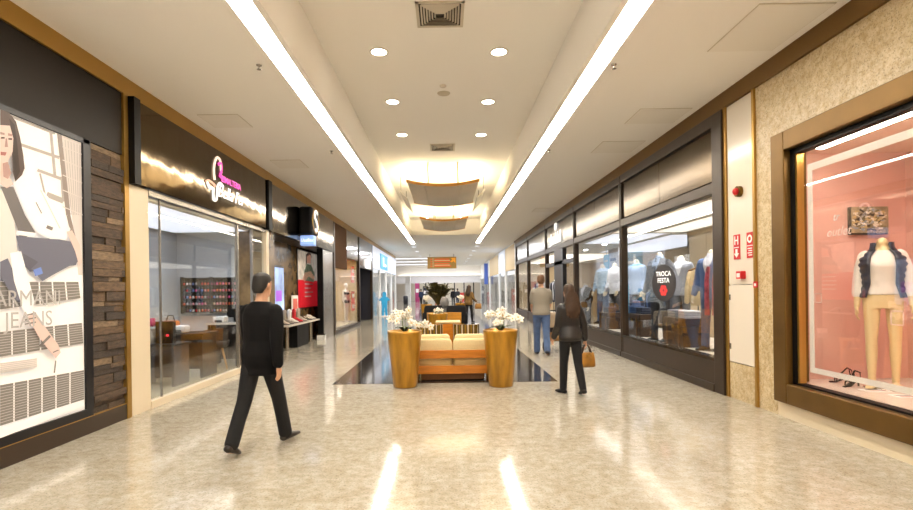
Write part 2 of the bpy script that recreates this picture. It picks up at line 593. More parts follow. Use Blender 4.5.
struct('ceiling', MB(M_ceil).box(-9.5, 60, 3.25, 9.5, 60.5, CZ).box(-9.5, 59.6, 3.25, 9.5, 60, 3.33))
o = MB(M_cove).box(-5.5, 59.72, 3.335, 4.2, 59.9, 3.37).build('cove_light')
tag(o, 'long bright cove light across the bulkhead at the far end of the mall', 'light')

for s, d in ((-1, 'bordering the nail salon side of the raised ceiling'), (1, 'bordering the menswear shop side of the raised ceiling')):
    t = thing('strip_light', 'long recessed warm strip light ' + d, 'light', (s * 1.96, 13, CZ), 'recessed strip lights')
    MB(M_glow).box(s * (SX0 + .01), YB + .2, CZ + .03, s * (SX1 - .01), 30.95, CZ + .06).build('diffuser', t)
    MB(M_white).box(s * SX0, YB + .2, CZ + .002, s * (SX0 + .012), 31, CZ + .1).box(s * (SX1 - .012), YB + .2, CZ + .002, s * SX1, 31, CZ + .1).box(s * SX0, 30.96, CZ + .002, s * SX1, 31, CZ + .1).build('housing', t)

# left wall: solid up to the salon, then a band over the shop fronts, partitions and shop backs
XL, XR = -4.15, 4.1
struct('wall_left', MB(M_panelb).box(-4.5, YB, 0, -4.25, 6.6, CZ))
struct('wall_left', MB(M_cream).box(-4.5, 6.6, 0, -4.2, 7.12, CZ))
struct('wall_left', MB(M_white).box(-4.5, 7.12, 3.06, -4.22, 42, CZ))
struct('wall_right', MB(M_gran).box(XR, YB, 0, 4.3, 3.0, 4.3).box(XR, 3.0, 3.42, 4.3, 6.3, 4.3).box(XR, 3.0, 0, 4.3, 6.3, .2).box(XR, 6.3, 0, 4.3, 6.72, 4.3))
struct('wall_right', MB(M_white).box(4.12, 6.72, 0, 4.3, 7.44, 4.3))
struct('wall_right', MB(M_white).box(4.2, 7.44, 3.1, 4.4, 60, CZ))
struct('wall_right', MB(M_white).box(XR, YB, 4.3, 4.4, 60, CZ))
struct('wall_back', MB(M_cream).box(-9.5, YB - .2, 0, 9.5, YB, TZ + .2))
struct('wall_front', MB(M_white).box(-9.5, YE, 0, 9.5, YE + .2, CZ))
struct('wall_left', MB(M_white).box(-9.6, YB, 0, -9.4, YE, CZ))
struct('wall_right', MB(M_white).box(9.4, YB, 0, 9.6, YE, CZ))
# gold cornice bands
struct('trim_1', MB(M_gold).box(-4.2, YB, 4.2, -4.12, 42, CZ))
struct('trim_2', MB(mat('gold_dark', '#6e4f1f', .5, .4)).box(4.06, YB, 4.19, 4.15, 30.2, CZ))
struct('trim_3', MB(M_gold).box(-4.25, 6.57, 0, -4.12, 6.66, 4.2))
struct('trim_4', MB(M_gold).box(4.07, 6.70, .0, 4.16, 6.75, 4.2))
struct('trim_5', MB(M_gold).box(4.07, 7.38, .0, 4.16, 7.45, 4.2))
struct('baseboard_right', MB(M_cream).box(4.085, 3.0, 0, 4.12, 6.3, .19).box(4.085, YB, 0, 4.12, 3.0, .19))

# ================================================================== LEFT: poster light box, stone cladding
struct('baseboard_left', MB(M_plinth).box(-4.25, YB, 0, -4.13, 6.58, .19).use(M_gold).box(-4.25, YB, .19, -4.132, 6.58, .2))
struct('trim_6', MB(M_panelb).box(-4.26, YB, 3.4, -4.15, 6.57, 4.2))
mb = MB(mat('slate_dark', '#4a3a2c', .75, noise=.5, nscale=5, stretch=(1, 2, 9), bump=.5, bscale=14))
ms = [mb.mats[0], mat('slate_brown', '#5e4a36', .75, noise=.45, nscale=5, stretch=(1, 2, 9), bump=.5, bscale=14), mat('slate_grey', '#3b3027', .7, noise=.5, nscale=6, stretch=(1, 2, 9), bump=.5, bscale=14), mat('slate_light', '#7b6750', .75, noise=.4, nscale=6, stretch=(1, 2, 9), bump=.5, bscale=14)]
z = .2
while z < 3.39:
    h = random.uniform(.05, .13)
    h = min(h, 3.4 - z)
    y = 5.97
    while y < 6.55:
        w = min(random.uniform(.2, .75), 6.57 - y)
        mb.use(ms[random.choice((0, 0, 1, 1, 2, 2, 3))]).box(-4.26, y, z, -4.17 + random.uniform(0, .045), y + w - .004, z + h - .005)
        y += w
    z += h
struct('wall_left', mb)

PX = -4.155
pl = thing('advertising_lightbox', 'large backlit fashion poster of a seated woman in white jacket and jeans', 'poster', (-4.2, 4, 0))
MB(M_blackm).box(-4.25, 1.5, .2, -4.13, 5.95, .29).box(-4.25, 5.84, .29, -4.13, 5.96, 3.4).box(-4.25, 1.5, 3.345, -4.13, 5.95, 3.4).box(-4.25, 1.5, .29, -4.13, 1.6, 3.35).build('frame', pl)
def pm(n, c):
    return mat('print_' + n, c, .3, 0, .2, c, spec=.25)
pr = MB(pm('paper', '#f1eeec'))
pr.box(PX - .04, 1.6, .29, PX, 5.84, 3.345)
LAY = [0]
def pp(c, pts, org, sc):
    """one printed colour area: pts are read off the poster"""
    LAY[0] += 1
    x = PX + .0004 * LAY[0]
    q = []
    for u, v in pts:
        p = on_x(org[0] + u / sc, org[1] + v / sc, x)
        q.append((x, min(max(p.y, 1.62), 5.838), min(max(p.z, .292), 3.34)))
    pr.use(pm(*c)); pr.poly(q)
A, B = ((0, 105), 3.0), ((0, 260), 2.8333)
gl, gm, gd = ('light', '#d2c9c2'), ('mid', '#a9a19b'), ('dim', '#7d7570')
def line(c, p, q, w, S):
    d = V((q[0] - p[0], q[1] - p[1])); n = V((-d.y, d.x)).normalized() * w / 2
    pp(c, [(p[0] + n.x, p[1] + n.y), (q[0] + n.x, q[1] + n.y), (q[0] - n.x, q[1] - n.y), (p[0] - n.x, p[1] - n.y)], *S)
pp(gl, [(170, 80), (250, 115), (250, 510), (235, 510), (215, 330)], *A)
for p, q, w in (((30, 32), (165, 85), 9), ((60, 118), (178, 158), 9), ((152, 75), (165, 215), 9), ((112, 195), (185, 222), 9), ((140, 268), (190, 288), 16), ((120, 205), (135, 270), 6), ((185, 215), (190, 290), 8)):
    line(gm, p, q, w, A)
line(('pole', '#8d8078'), (178, 85), (205, 330), 14, A); line(('pole', '#8d8078'), (205, 330), (238, 470), 12, A)
for k in range(6):
    line(gm, (195 + k * 9, 105 + k * 3), (215 + k * 5, 330), 1.5, A)
for v in (150, 190, 235, 280, 330):
    line(gl, (188, v - 25), (250, v), 3, A)
# stairs
def hatch(t0, t1, b1, b0, n, m):
    pp(('riser', '#7f7973'), [t0, t1, b1, b0], *B)
    for k in range(1, n):
        f = k / n
        a = (t0[0] + (t1[0] - t0[0]) * f, t0[1] + (t1[1] - t0[1]) * f); b = (b0[0] + (b1[0] - b0[0]) * f, b0[1] + (b1[1] - b0[1]) * f)
        line(('paper', '#f1eeec'), a, b, 4, B)
    for k in range(1, m):
        f = k / m
        a = (t0[0] + (b0[0] - t0[0]) * f, t0[1] + (b0[1] - t0[1]) * f); b = (t1[0] + (b1[0] - t1[0]) * f, t1[1] + (b1[1] - t1[1]) * f)
        line(('groove', '#b9b2ac'), a, b, 1.6, B)
hatch((0, 355), (238, 312), (238, 395), (0, 470), 6, 14)
hatch((-6, 205), (232, 178), (236, 236), (-6, 275), 6, 9)
hatch((0, 62), (222, 62), (228, 108), (0, 140), 6, 6)
pp(gl, [(0, 292), (105, 278), (105, 302), (0, 320)], *B)
for k in range(5):
    line(gm, (0, 295 + k * 5), (103, 281 + k * 5), 1, B)
# the woman
jk, jd, sk = ('jacket', '#eceae9'), ('jeans', '#6a6a76'), ('skin', '#d8bdb2')
pp(('knit', '#d7cfc8'), [(0, 255), (22, 262), (45, 360), (60, 520), (40, 560), (0, 480)], *A)
pp(('top', '#6f6a68'), [(2, 245), (40, 245), (75, 330), (108, 385), (60, 402), (48, 360)], *A)
pp(jd, [(48, 392), (105, 398), (170, 402), (228, 412), (243, 440), (228, 480), (150, 492), (80, 480), (62, 455)], *A)
pp(('jeansd', '#5f5d66'), [(60, 440), (105, 465), (150, 492), (90, 500), (70, 480)], *A)
pp(jd, [(88, 25), (130, -15), (215, -35), (218, 5), (150, 42), (120, 60)], *B)
pp(('patch', '#6f86c4'), [(94, 28), (116, 20), (122, 38), (100, 46)], *B)
pp(jk, [(40, 235), (88, 212), (122, 250), (165, 300), (212, 372), (196, 404), (150, 402), (108, 380), (70, 312)], *A)
pp(('paper', '#f1eeec'), [(46, 376), (110, 384), (104, 396), (50, 390)], *A)
line(gd, (108, 292), (125, 325), 3, A); line(gd, (140, 365), (158, 372), 10, A); line(gl, (122, 255), (180, 370), 3, A)
pp(sk, [(200, 380), (216, 376), (240, 420), (246, 470), (238, 485), (226, 440)], *A)
pp(('hair', '#54453e'), [(0, 10), (28, 22), (48, 50), (60, 95), (70, 150), (74, 190), (66, 210), (46, 230), (38, 200), (34, 120), (0, 60)], *A)
pp(('haird', '#3d312b'), [(28, 40), (44, 60), (52, 120), (60, 200), (46, 228), (40, 190), (38, 110)], *A)
pp(sk, [(0, 60), (30, 62), (40, 100), (38, 140), (22, 172), (28, 215), (40, 238), (20, 250), (0, 235)], *A)
pp(('shade', '#a3837a'), [(0, 80), (14, 84), (14, 90), (0, 88)], *A); pp(('shade', '#a3837a'), [(24, 84), (38, 88), (36, 94), (24, 92)], *A)
pp(('eye', '#4a3a34'), [(3, 96), (14, 96), (14, 101), (3, 101)], *A); pp(('eye', '#4a3a34'), [(25, 99), (37, 100), (36, 105), (25, 104)], *A); pp(('shade', '#a3837a'), [(17, 100), (21, 100), (24, 126), (14, 126)], *A)
pp(('lips', '#a3665f'), [(2, 140), (20, 142), (16, 152), (2, 150)], *A)
pp(('shade', '#a3837a'), [(8, 175), (24, 170), (34, 205), (24, 222), (10, 215)], *A)
pp(jd, [(0, 5), (22, -5), (50, 60), (75, 120), (70, 130), (40, 110), (10, 60), (0, 60)], *B)
pp(jk, [(28, -20), (60, -25), (80, 50), (100, 125), (78, 160), (62, 130), (40, 60)], *B)
pp(sk, [(78, 160), (102, 150), (132, 195), (165, 240), (172, 262), (158, 278), (140, 258), (108, 215)], *B)
for k in range(3):
    line(gd, (70, 158 + k * 12), (102, 150 + k * 13), 4, B)
line(gd, (112, 245), (142, 215), 7, B)
line(gd, (158, 285), (154, 320), 4, B); line(gd, (150, 262), (166, 255), 3, B)
pp(('paper', '#f1eeec'), [(0, 478), (238, 398), (238, 414), (0, 505)], *B)
pr.build('printed_poster', pl)
lx = PX + .0004 * (LAY[0] + 2)
M_lt = pm('lettering', '#b3aeaa')
for body, u, v, sz in (('ARMANI', 85, 110, .19), ('JEANS', 85, 170, .19)):
    p = on_x(B[0][0] + u / B[1], B[0][1] + v / B[1], lx)
    text('lettering', body, sz * 1.15, WALL_L, p, M_lt, pl, .0005)

# cream pilaster beside the salon
struct('trim_7', MB(M_cream).box(-4.2, 6.66, 0, -4.14, 7.12, 3.05))

# ================================================================== LEFT shop partitions and insides
def room(x0, x1, y0, y1, wm, zc=3.06, back=True, lights=2, near=True, fl=None, glow=None):
    if back: struct('wall_left' if x1 < 0 else 'wall_right', MB(wm).box(x0 - .0, y0, 0, x0 + (.1 if x0 < 0 else -.1), y1, zc))
    for y in ((y0, y1) if near else (y1,)):
        struct('wall_left' if x1 < 0 else 'wall_right', MB(wm).box(x0, y - .05, 0, x1, y + .05, zc))
    struct('ceiling', MB(M_white).box(x0, y0, zc, x1, y1, zc + .06))
    if fl: struct('floor', MB(fl).box(x0, y0, 0, x1, y1, .012))
    return

def spot(x, y, z, w, col=(1, .95, .88), size=2.3):  # beams added to light interiors; only the salon has fixtures near them
    L = bpy.data.lights.new('shop_fill_spot', 'SPOT'); L.energy = w; L.spot_size = size; L.spot_blend = .7; L.color = col; L.shadow_soft_size = .06
    lo = bpy.data.objects.new('shop_fill_beam', L); lo.location = (x, y, z); COL.objects.link(lo)

def fill_panel(x0, y0, x1, y1, z, m, label):  # glowing panel added to brighten the interior below it
    t = thing('fill_light_panel', label, 'light', ((x0 + x1) / 2, (y0 + y1) / 2, z), 'added fill panels in the ceilings')
    MB(m).box(x0 + .03, y0 + .03, z - .02, x1 - .03, y1 - .03, z - .01).build('diffuser', t)
    MB(M_white).box(x0, y0, z - .03, x0 + .03, y1, z).box(x1 - .03, y0, z - .03, x1, y1, z).box(x0, y0, z - .03, x1, y0 + .03, z).box(x0, y1 - .03, z - .03, x1, y1, z).build('frame', t)

M_greyw = mat('salon_wall', '#c6c8ca', .7)
M_sfl = mat('salon_floor', '#cfbf9f', .25, noise=.08, nscale=20)
room(-6.6, -4.2, 7.12, 12.4, M_greyw, fl=M_sfl)
fill_panel(-6.4, 7.6, -4.6, 12.0, 3.06, M_shopb, 'added fill light panel in the nail salon ceiling')
for x, y in ((-5.6, 8.4), (-4.9, 9.9), (-5.4, 11.2)): spot(x, y, 2.98, 95, (.92, .96, 1))
# salon front
w = struct('window_1')
w['kind'] = 'structure'
MB(M_cream).box(-4.22, 7.12, 0, -4.12, 11.9, .1).box(-4.22, 11.72, 0, -4.12, 11.9, 3.04).build('frame', w)
MB(M_steel).box(-4.2, 7.12, 2.98, -4.13, 11.8, 3.05).box(-4.185, 7.44, .1, -4.165, 7.47, 2.98).box(-4.2, 10.18, .1, -4.15, 10.24, 2.98).box(-4.2, 10.95, .1, -4.15, 11.0, 2.98).build('mullion', w)
MB(M_glass).box(-4.18, 7.14, .1, -4.17, 10.2, 2.98).box(-4.18, 11.0, .1, -4.17, 11.72, 2.98).build('glass_pane', w)
# salon fascia sign
FX = -4.08
s1 = thing('shop_fascia', 'glossy black fascia over the nail salon window with pink and white sign', 'shop sign', (FX, 9.3, 3.03))
MB(M_gloss).box(-4.22, 6.78, 3.07, FX, 11.72, 4.18).build('fascia_board', s1)
FB1 = s1.children[0]
for y0, y1 in ((6.66, 6.80), (11.72, 11.95)):
    MB(M_black).box(-4.22, y0, 3.05, FX + .04, y1, 4.19).build('end_panel', s1)
p = on_x(231.5, 183.5, FX + .012)
text('sign_lettering', 'ESMALTERIA', .16, WALL_L, p, M_lpink, FB1, .004, bold=.003)
p = on_x(231.5, 196.2, FX + .012)
text('sign_lettering', 'Bella Fer', .33, WALL_L, p, M_lwhite, FB1, .004, shear=.35)
def wcurve(pts, r, m, name, par):
    MB(m).tube([on_x(u, v, FX + .012) for u, v in pts], r, 6).build(name, par)
def bez(P, n=24):
    out = []
    for i in range(len(P) - 1):
        p0, p1, p2, p3 = P[max(i - 1, 0)], P[i], P[i + 1], P[min(i + 2, len(P) - 1)]
        for k in range(n // 4):
            t = k / (n // 4)
            out.append(tuple(.5 * (2 * p1[a] + (p2[a] - p0[a]) * t + (2 * p0[a] - 5 * p1[a] + 4 * p2[a] - p3[a]) * t * t + (3 * p1[a] - p0[a] - 3 * p2[a] + p3[a]) * t ** 3) for a in (0, 1)))
    return out + [P[-1]]
wcurve(bez([(214.6, 180), (213.8, 172), (214.5, 163), (217, 157.5), (219.8, 160), (220.6, 166), (221, 172)]), .022, mat('letter_cream', '#f4e3d2', .4, 0, .9), 'sign_emblem', s1)
wcurve(bez([(218.4, 164.5), (220.6, 163.5), (221, 172), (220, 176), (223, 178), (223.5, 180)]), .028, M_lpink, 'sign_emblem', s1)
wcurve(bez([(207, 182), (209, 187.5), (212.5, 189), (213, 194), (213.5, 199.5), (216, 200), (217, 194), (217.5, 187), (220, 183), (223, 187)]), .022, M_lwhite, 'sign_emblem', s1)
wcurve(bez([(206, 181), (209, 180.5), (213, 183.5), (215, 186)]), .02, mat('letter_peach', '#eab99f', .4, 0, .7), 'sign_emblem', s1)

# ---------------- shoe shop (blade sign)
M_mirror = mat('smoked_panel', '#6f6860', .12, .5)
M_marble = mat('brown_marble', '#6b5638', .25, noise=.5, nscale=3, bump=0)
s2 = thing('shop_fascia', 'grey gloss fascia above the shoe shop carrying a round black blade sign', 'shop sign', (-4.1, 15, 3.04))
MB(mat('grey_gloss', '#7d7468', .1, 1, bump=.5, bscale=1.3)).box(-4.22, 11.95, 3.04, -4.08, 18.6, 4.16).build('fascia_board', s2)
bs = thing('blade_sign', 'rounded black box sign with white monogram projecting over the shoe shop', 'shop sign', (-3.85, 14.6, 3.2))
sbx = MB(M_black).box(-4.09, 14.2, 3.2, -3.7, 15.0, 4.0).build('sign_box', bs, bevel=.1, seg=4)
c = V((-3.695, 14.6, 3.62))
MB(M_lwhite).tube([c + V((0, .16 * math.cos(t), .16 + .13 * math.sin(t))) for t in [PI * (.1 + 1.3 * k / 14) for k in range(15)]] + [c + V((0, .02, 0))] + [c + V((0, .14 * math.cos(t), -.16 + .13 * math.sin(t))) for t in [PI * (.5 - 1.3 * k / 14) for k in range(15)]], .03, 6).build('monogram', sbx)
MB(mat('brass_ring', '#c9a25a', .3, .8)).tube([c + V((-.01, .34 * math.cos(t), .35 * math.sin(t))) for t in [2 * PI * k / 28 for k in range(29)]], .018, 6).build('ring', sbx)
bl = thing('lit_name_sign', 'small glowing blue-white name sign below the round black blade sign', 'shop sign', (-3.86, 14.3, 2.9))
MB(mat('blue_lit', '#8fb0ea', .4, 0, .7)).box(-4.05, 14.22, 2.9, -3.67, 14.5, 3.18).build('sign_box', bl, bevel=.02)
text('sign_lettering', 'Usaflex', .12, FRONT, (-3.86, 14.21, 3.04), M_lwhite, bl, .004, shear=.2)
BX = -4.75
mb = MB(M_marble).box(BX - .1, 11.9, 0, BX, 19.0, 3.06)
struct('wall_left', mb)
struct('wall_left', MB(M_marble).box(BX, 11.9, 0, -4.16, 12.4, 3.06))
struct('ceiling', MB(M_dark).box(BX, 11.9, 3.04, -4.15, 19, 3.1))
struct('trim_8', MB(M_steel).box(-4.3, 17.2, 0, -4.13, 18.75, 3.04).use(M_black).box(-4.33, 17.16, 0, -4.14, 17.2, 3.04))
struct('wall_left', MB(M_black).box(BX, 18.9, 0, -4.16, 19.0, 3.06))
o = thing('video_screen', 'blue glowing screen panel on the brown marble of the shoe shop', 'screen', (BX, 14.3, 1))
MB(M_blackm).box(BX, 13.8, .95, BX + .04, 14.85, 2.35).build('bezel', o)
MB(mat('screen_blue', '#9fb6e6', .3, 0, .8, noise=.5, nscale=2)).box(BX + .03, 13.84, 1.0, BX + .045, 14.81, 2.3).use(mat('screen_violet', '#9a58c8', .3, 0, .7)).box(BX + .03, 14.1, 1.35, BX + .047, 14.6, 1.65).build('display', o)
po = thing('wall_poster', 'red poster with a woman in a pale floral top inside the shoe shop', 'poster', (BX, 17.5, 1.1))
a0, a1 = 16.25, 18.85
MB(M_blackm).box(BX, a0, 1.05, BX + .03, a1, 3.0).build('frame', po)
mb = MB(mat('poster_red', '#cf2430', .35, 0, .35)).box(BX + .02, a0 + .04, 1.09, BX + .035, a1 - .04, 2.0)
mb.use(mat('poster_pale', '#d8cdbf', .35, 0, .3, noise=.3, nscale=4)).box(BX + .02, a0 + .04, 2.0, BX + .035, a1 - .04, 2.96)
x = BX + .037
def pfig(m, pts):
    mb.use(m).poly([(x, a0 + u * (a1 - a0), 1.09 + v * 1.87) for u, v in pts])
pfig(mat('poster_skin', '#dba58c', .4, 0, .3), [(.42, .8), (.6, .8), (.62, .95), (.52, .99), (.42, .93)])
pfig(mat('poster_hair', '#4a2d22', .4), [(.36, .72), (.42, .8), (.44, .92), (.58, .97), (.66, .9), (.62, .99), (.5, 1), (.38, .95)])
pfig(mat('poster_top', '#7c8a70', .4, 0, .2, noise=.5, nscale=9), [(.25, .48), (.75, .46), (.8, .62), (.62, .78), (.42, .78), (.28, .65)])
pfig(mat('poster_skin', '#dba58c'), [(.2, .5), (.3, .46), (.5, .56), (.72, .5), (.8, .55), (.6, .66), (.3, .62)])
for k in range(4):
    mb.use(M_white); mb.poly([(x, a0 + u * (a1 - a0), z) for u, z in ((.3, 1.85 - k * .14), (.7 - .1 * (k % 2), 1.85 - k * .14), (.7 - .1 * (k % 2), 1.89 - k * .14), (.3, 1.89 - k * .14))])
mb.build('printed_sheet', po)
dt = thing('display_table', 'pale topped display table holding shoes in front of the red poster', 'table', (-4.5, 15.3, 0))
MB(M_whiteg).box(-4.74, 13.7, .66, -4.22, 17.0, .71).build('tabletop', dt)
MB(M_black).box(-4.72, 14.7, 0, -4.3, 15.9, .66).build('cabinet', dt)
MB(M_steel).cyl((-4.35, 16.3, 0), (-4.35, 16.3, .66), .06).build('leg', dt)
MB(M_steel).cyl((-4.35, 13.9, 0), (-4.35, 13.9, .66), .05).build('leg', dt)
def shoe(m, label, x, y, z, rz, heel=.05, boot=0):
    t = local('shoe', label, 'shoe', (x, y, z), rz, 'shoes on the pale display table')
    mb = MB(m)
    mb.limb([(0, -.11, .06 + heel), (0, -.03, .055 + heel), (0, .06, .045), (0, .14, .025)], [.036, .04, .045, .03], [.045, .04, .035, .02])
    if boot: mb.limb([(0, -.1, .06 + heel), (0, -.1, .3 + heel)], [.05, .06], [.05, .06])
    mb.build('upper', t)
    MB(M_black).box(-.035, -.13, 0, .035, -.08, .03 + heel).build('heel', t)
    MB(M_black).obox((0, .06, .008), (.035, 0, 0), (0, .09, 0), (0, 0, .008)).build('sole', t)
    return t
for i, (y, m, lb, bt) in enumerate(((13.95, mat('shoe_cream', '#cdbfae', .4), 'cream ankle boot standing first on the pale display table', 1), (14.35, mat('shoe_grey', '#8d8378', .4), 'grey ankle boot beside the cream boot on the display table', 1), (14.8, mat('shoe_white', '#e9e2d8', .4), 'white ankle boot next to the red boot on the display table', 1), (15.25, mat('shoe_red', '#c6202c', .3), 'red ankle boot on the pale display table', 1), (15.7, mat('shoe_taupe', '#b7aa9c', .4), 'tall taupe boot beside the red boot on the display table', 1), (16.3, M_steel, 'silver low shoe on the far part of the display table', 0), (16.75, mat('shoe_pale', '#d9d4cc', .4), 'pale low shoe at the far end of the display table', 0))):
    shoe(m, lb, -4.45, y, .71, -PI / 2 + .3, .05, bt)
sg = thing('counter_sign', 'small framed red and white sign standing behind the shoes on the table', 'sign', (-4.62, 15.6, .71))
MB(M_white).box(-4.66, 15.35, 1.0, -4.63, 15.95, 1.5).use(mat('print_coral', '#d8695a', .4)).box(-4.64, 15.43, 1.08, -4.627, 15.87, 1.4).build('card', sg)
MB(M_steel).cyl((-4.645, 15.65, .71), (-4.645, 15.65, 1.02), .015).box(-4.7, 15.5, .71, -4.58, 15.8, .72).build('stand', sg)
o = MB(M_white).box(-4.3, 16.9, 0, -4.05, 17.12, .16).use(M_steel).box(-4.31, 16.89, .16, -4.04, 17.13, .19).build('white_box')
tag(o, 'small white box on the floor by the shoe shop pillar', 'box')

# ---------------- lingerie window
M_wood = mat('display_wood', '#e2cfa6', .5, noise=.1, nscale=4)
room(-5.8, -4.2, 19.0, 24.3, M_wood, near=False)
fill_panel(-5.4, 19.6, -4.6, 23.6, 3.06, M_shop, 'added fill light panel in the lingerie window ceiling')
spot(-4.7, 20.5, 2.95, 130); spot(-4.7, 22.9, 2.95, 130)
w = struct('window_2')
MB(M_dark).box(-4.25, 18.75, 0, -4.1, 24.4, .14).box(-4.22, 18.75, .14, -4.1, 18.95, 4.18).box(-4.22, 24.2, .14, -4.1, 24.4, 4.18).build('frame', w)
MB(M_cream).box(-5.7, 19.0, 0, -4.26, 24.3, .2).build('sill', w)
MB(M_glass).box(-4.18, 18.95, .14, -4.17, 24.2, 3.03).build('glass_pane', w)
MB(mat('espresso_panel', '#4a3018', .8, spec=.1)).box(-4.2, 18.95, 2.5, -4.12, 21.3, 4.18).build('fascia_panel', w)
MB(M_mirror).box(-4.2, 21.3, 3.03, -4.13, 24.2, 4.18).build('fascia_panel', w)
for k, (y, z0, z1, lb) in enumerate(((23.5, 2.0, 2.75, 'red and white sale banner hanging high in the lingerie window'), (23.55, .7, 1.6, 'red and white sale banner hanging low in the lingerie window'))):
    o = thing('sale_banner', lb, 'banner', (-4.3, y, z0))
    MB(mat('banner_red', '#e0453a', .5, 0, .3)).box(-4.31, y - .35, z0, -4.29, y + .4, z1).build('cloth', o)
    MB(M_white).box(-4.288, y - .25, z0 + .12, -4.286, y + .3, z0 + .3).box(-4.288, y - .25, z1 - .3, -4.286, y + .3, z1 - .12).build('print', o)
    MB(M_steel).cyl((-4.3, y - .35, z1), (-4.3, y + .4, z1), .015).build('rod', o)

# ---------------- dark fashion shop
room(-6.5, -4.2, 24.3, 28.6, mat('charcoal_wall', '#1f2233', .6), near=False)
fill_panel(-5.2, 26, -4.8, 27, 3.06, M_shopb, 'small added fill panel in the dark fashion shop ceiling')
w = struct('door_1')
MB(M_mirror).box(-4.2, 24.4, 2.85, -4.1, 28.5, 4.18).build('fascia_panel', w)
MB(M_dark).box(-4.22, 28.4, 0, -4.1, 28.7, 4.18).box(-4.22, 24.4, 2.75, -4.1, 28.4, 2.85).build('frame', w)
o = thing('shop_name_sign', 'white glowing letters over the dark shop entrance', 'shop sign', (-4.05, 26.2, 2.9))
text('sign_lettering', 'ELLUS', .62, WALL_L, (-4.06, 26.6, 2.98), M_lwhite, o, .03, bold=.02)
# ---------------- white shop with cyan sign
for y in (30.5, 34, 38): spot(-5, y, 2.95, 130, (.86, .92, 1))
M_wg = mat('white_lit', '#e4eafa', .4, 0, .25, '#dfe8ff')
room(-6.0, -4.2, 28.6, 42, M_white, near=False)
fill_panel(-5.6, 29.5, -4.6, 40.5, 3.06, M_shopb, 'long added fill panel in the white and cyan shop ceiling')
w = struct('window_3')
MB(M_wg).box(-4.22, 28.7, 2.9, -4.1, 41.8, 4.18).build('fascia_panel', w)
MB(M_white).box(-4.22, 31.8, 0, -4.1, 32.1, 2.9).box(-4.22, 35.3, 0, -4.1, 35.5, 2.9).box(-4.22, 38.6, 0, -4.1, 38.8, 2.9).box(-4.22, 41.6, 0, -4.1, 42.0, 2.9).build('mullion', w)
MB(M_glass).box(-4.18, 28.7, 0, -4.17, 31.8, 2.9).box(-4.18, 35.5, 0, -4.17, 41.6, 2.9).build('glass_pane', w)
o = thing('shop_emblem', 'cyan rectangular emblem glowing over the white shop', 'shop sign', (-4.08, 33.3, 3))
mb = MB(M_cyan).box(-4.1, 32.0, 3.0, -4.05, 35.6, 3.95)
mb.build('plate', o)
MB(M_lwhite).box(-4.05, 33.0, 3.2, -4.03, 33.4, 3.75).box(-4.05, 33.4, 3.2, -4.03, 34.6, 3.35).build('mark', o)
o = thing('standee', 'flat cyan figure-shaped standee by the entrance of the white shop', 'standee', (-3.85, 31.8, 0))
q = [(-.42, 0), (-.12, 0), (0, .9), (.12, 0), (.42, 0), (.4, 1.0), (.5, 1.5), (.8, 1.45), (.85, 1.62), (.4, 1.85), (.25, 1.9), (.3, 2.15), (.2, 2.35), (-.2, 2.35), (-.3, 2.15), (-.25, 1.9), (-.4, 1.85), (-.85, 1.62), (-.8, 1.45), (-.5, 1.5), (-.4, 1.0)]
k_ = .62
MB(mat('standee_cyan', '#2f9fd0', .5, 0, .15)).poly([(-3.85 + u * .4, 31.8, .05 + v * .63) for u, v in q], (0, .06, 0)).build('board', o)
MB(M_white).box(-4.05, 31.65, 0, -3.65, 32.05, .05).build('base', o)

# ---------------- far left plaza with column
o = struct('wall_left', MB(M_white).box(-4.95, 62, 0, -4.35, 63, CZ))
struct('wall_left', MB(mat('far_wall', '#e6e8f0', .5)).box(-7.0, 42, 0, -6.8, 60, CZ))
struct('wall_left', MB(M_white).box(-6.4, 52, 0, -5.6, 53, CZ))
for k, y in enumerate((45, 50, 55.5)):
    o = MB(M_far).box(-6.6, y, CZ - .02, -.9, y + .22, CZ).build('linear_light')
    tag(o, ('nearest', 'middle', 'farthest')[k] + ' of three linear ceiling lights running across beyond the hanging sign', 'light', 'linear lights across the far ceiling')
o = tag(MB(M_dgrey).lathe([(.0, 0), (.25, 0), (.28, .9), (.2, 1.0), (0, 1.0)], (-4.6, 58, 0)).build('litter_bin'), 'dark round litter bin standing by the far white column', 'bin')
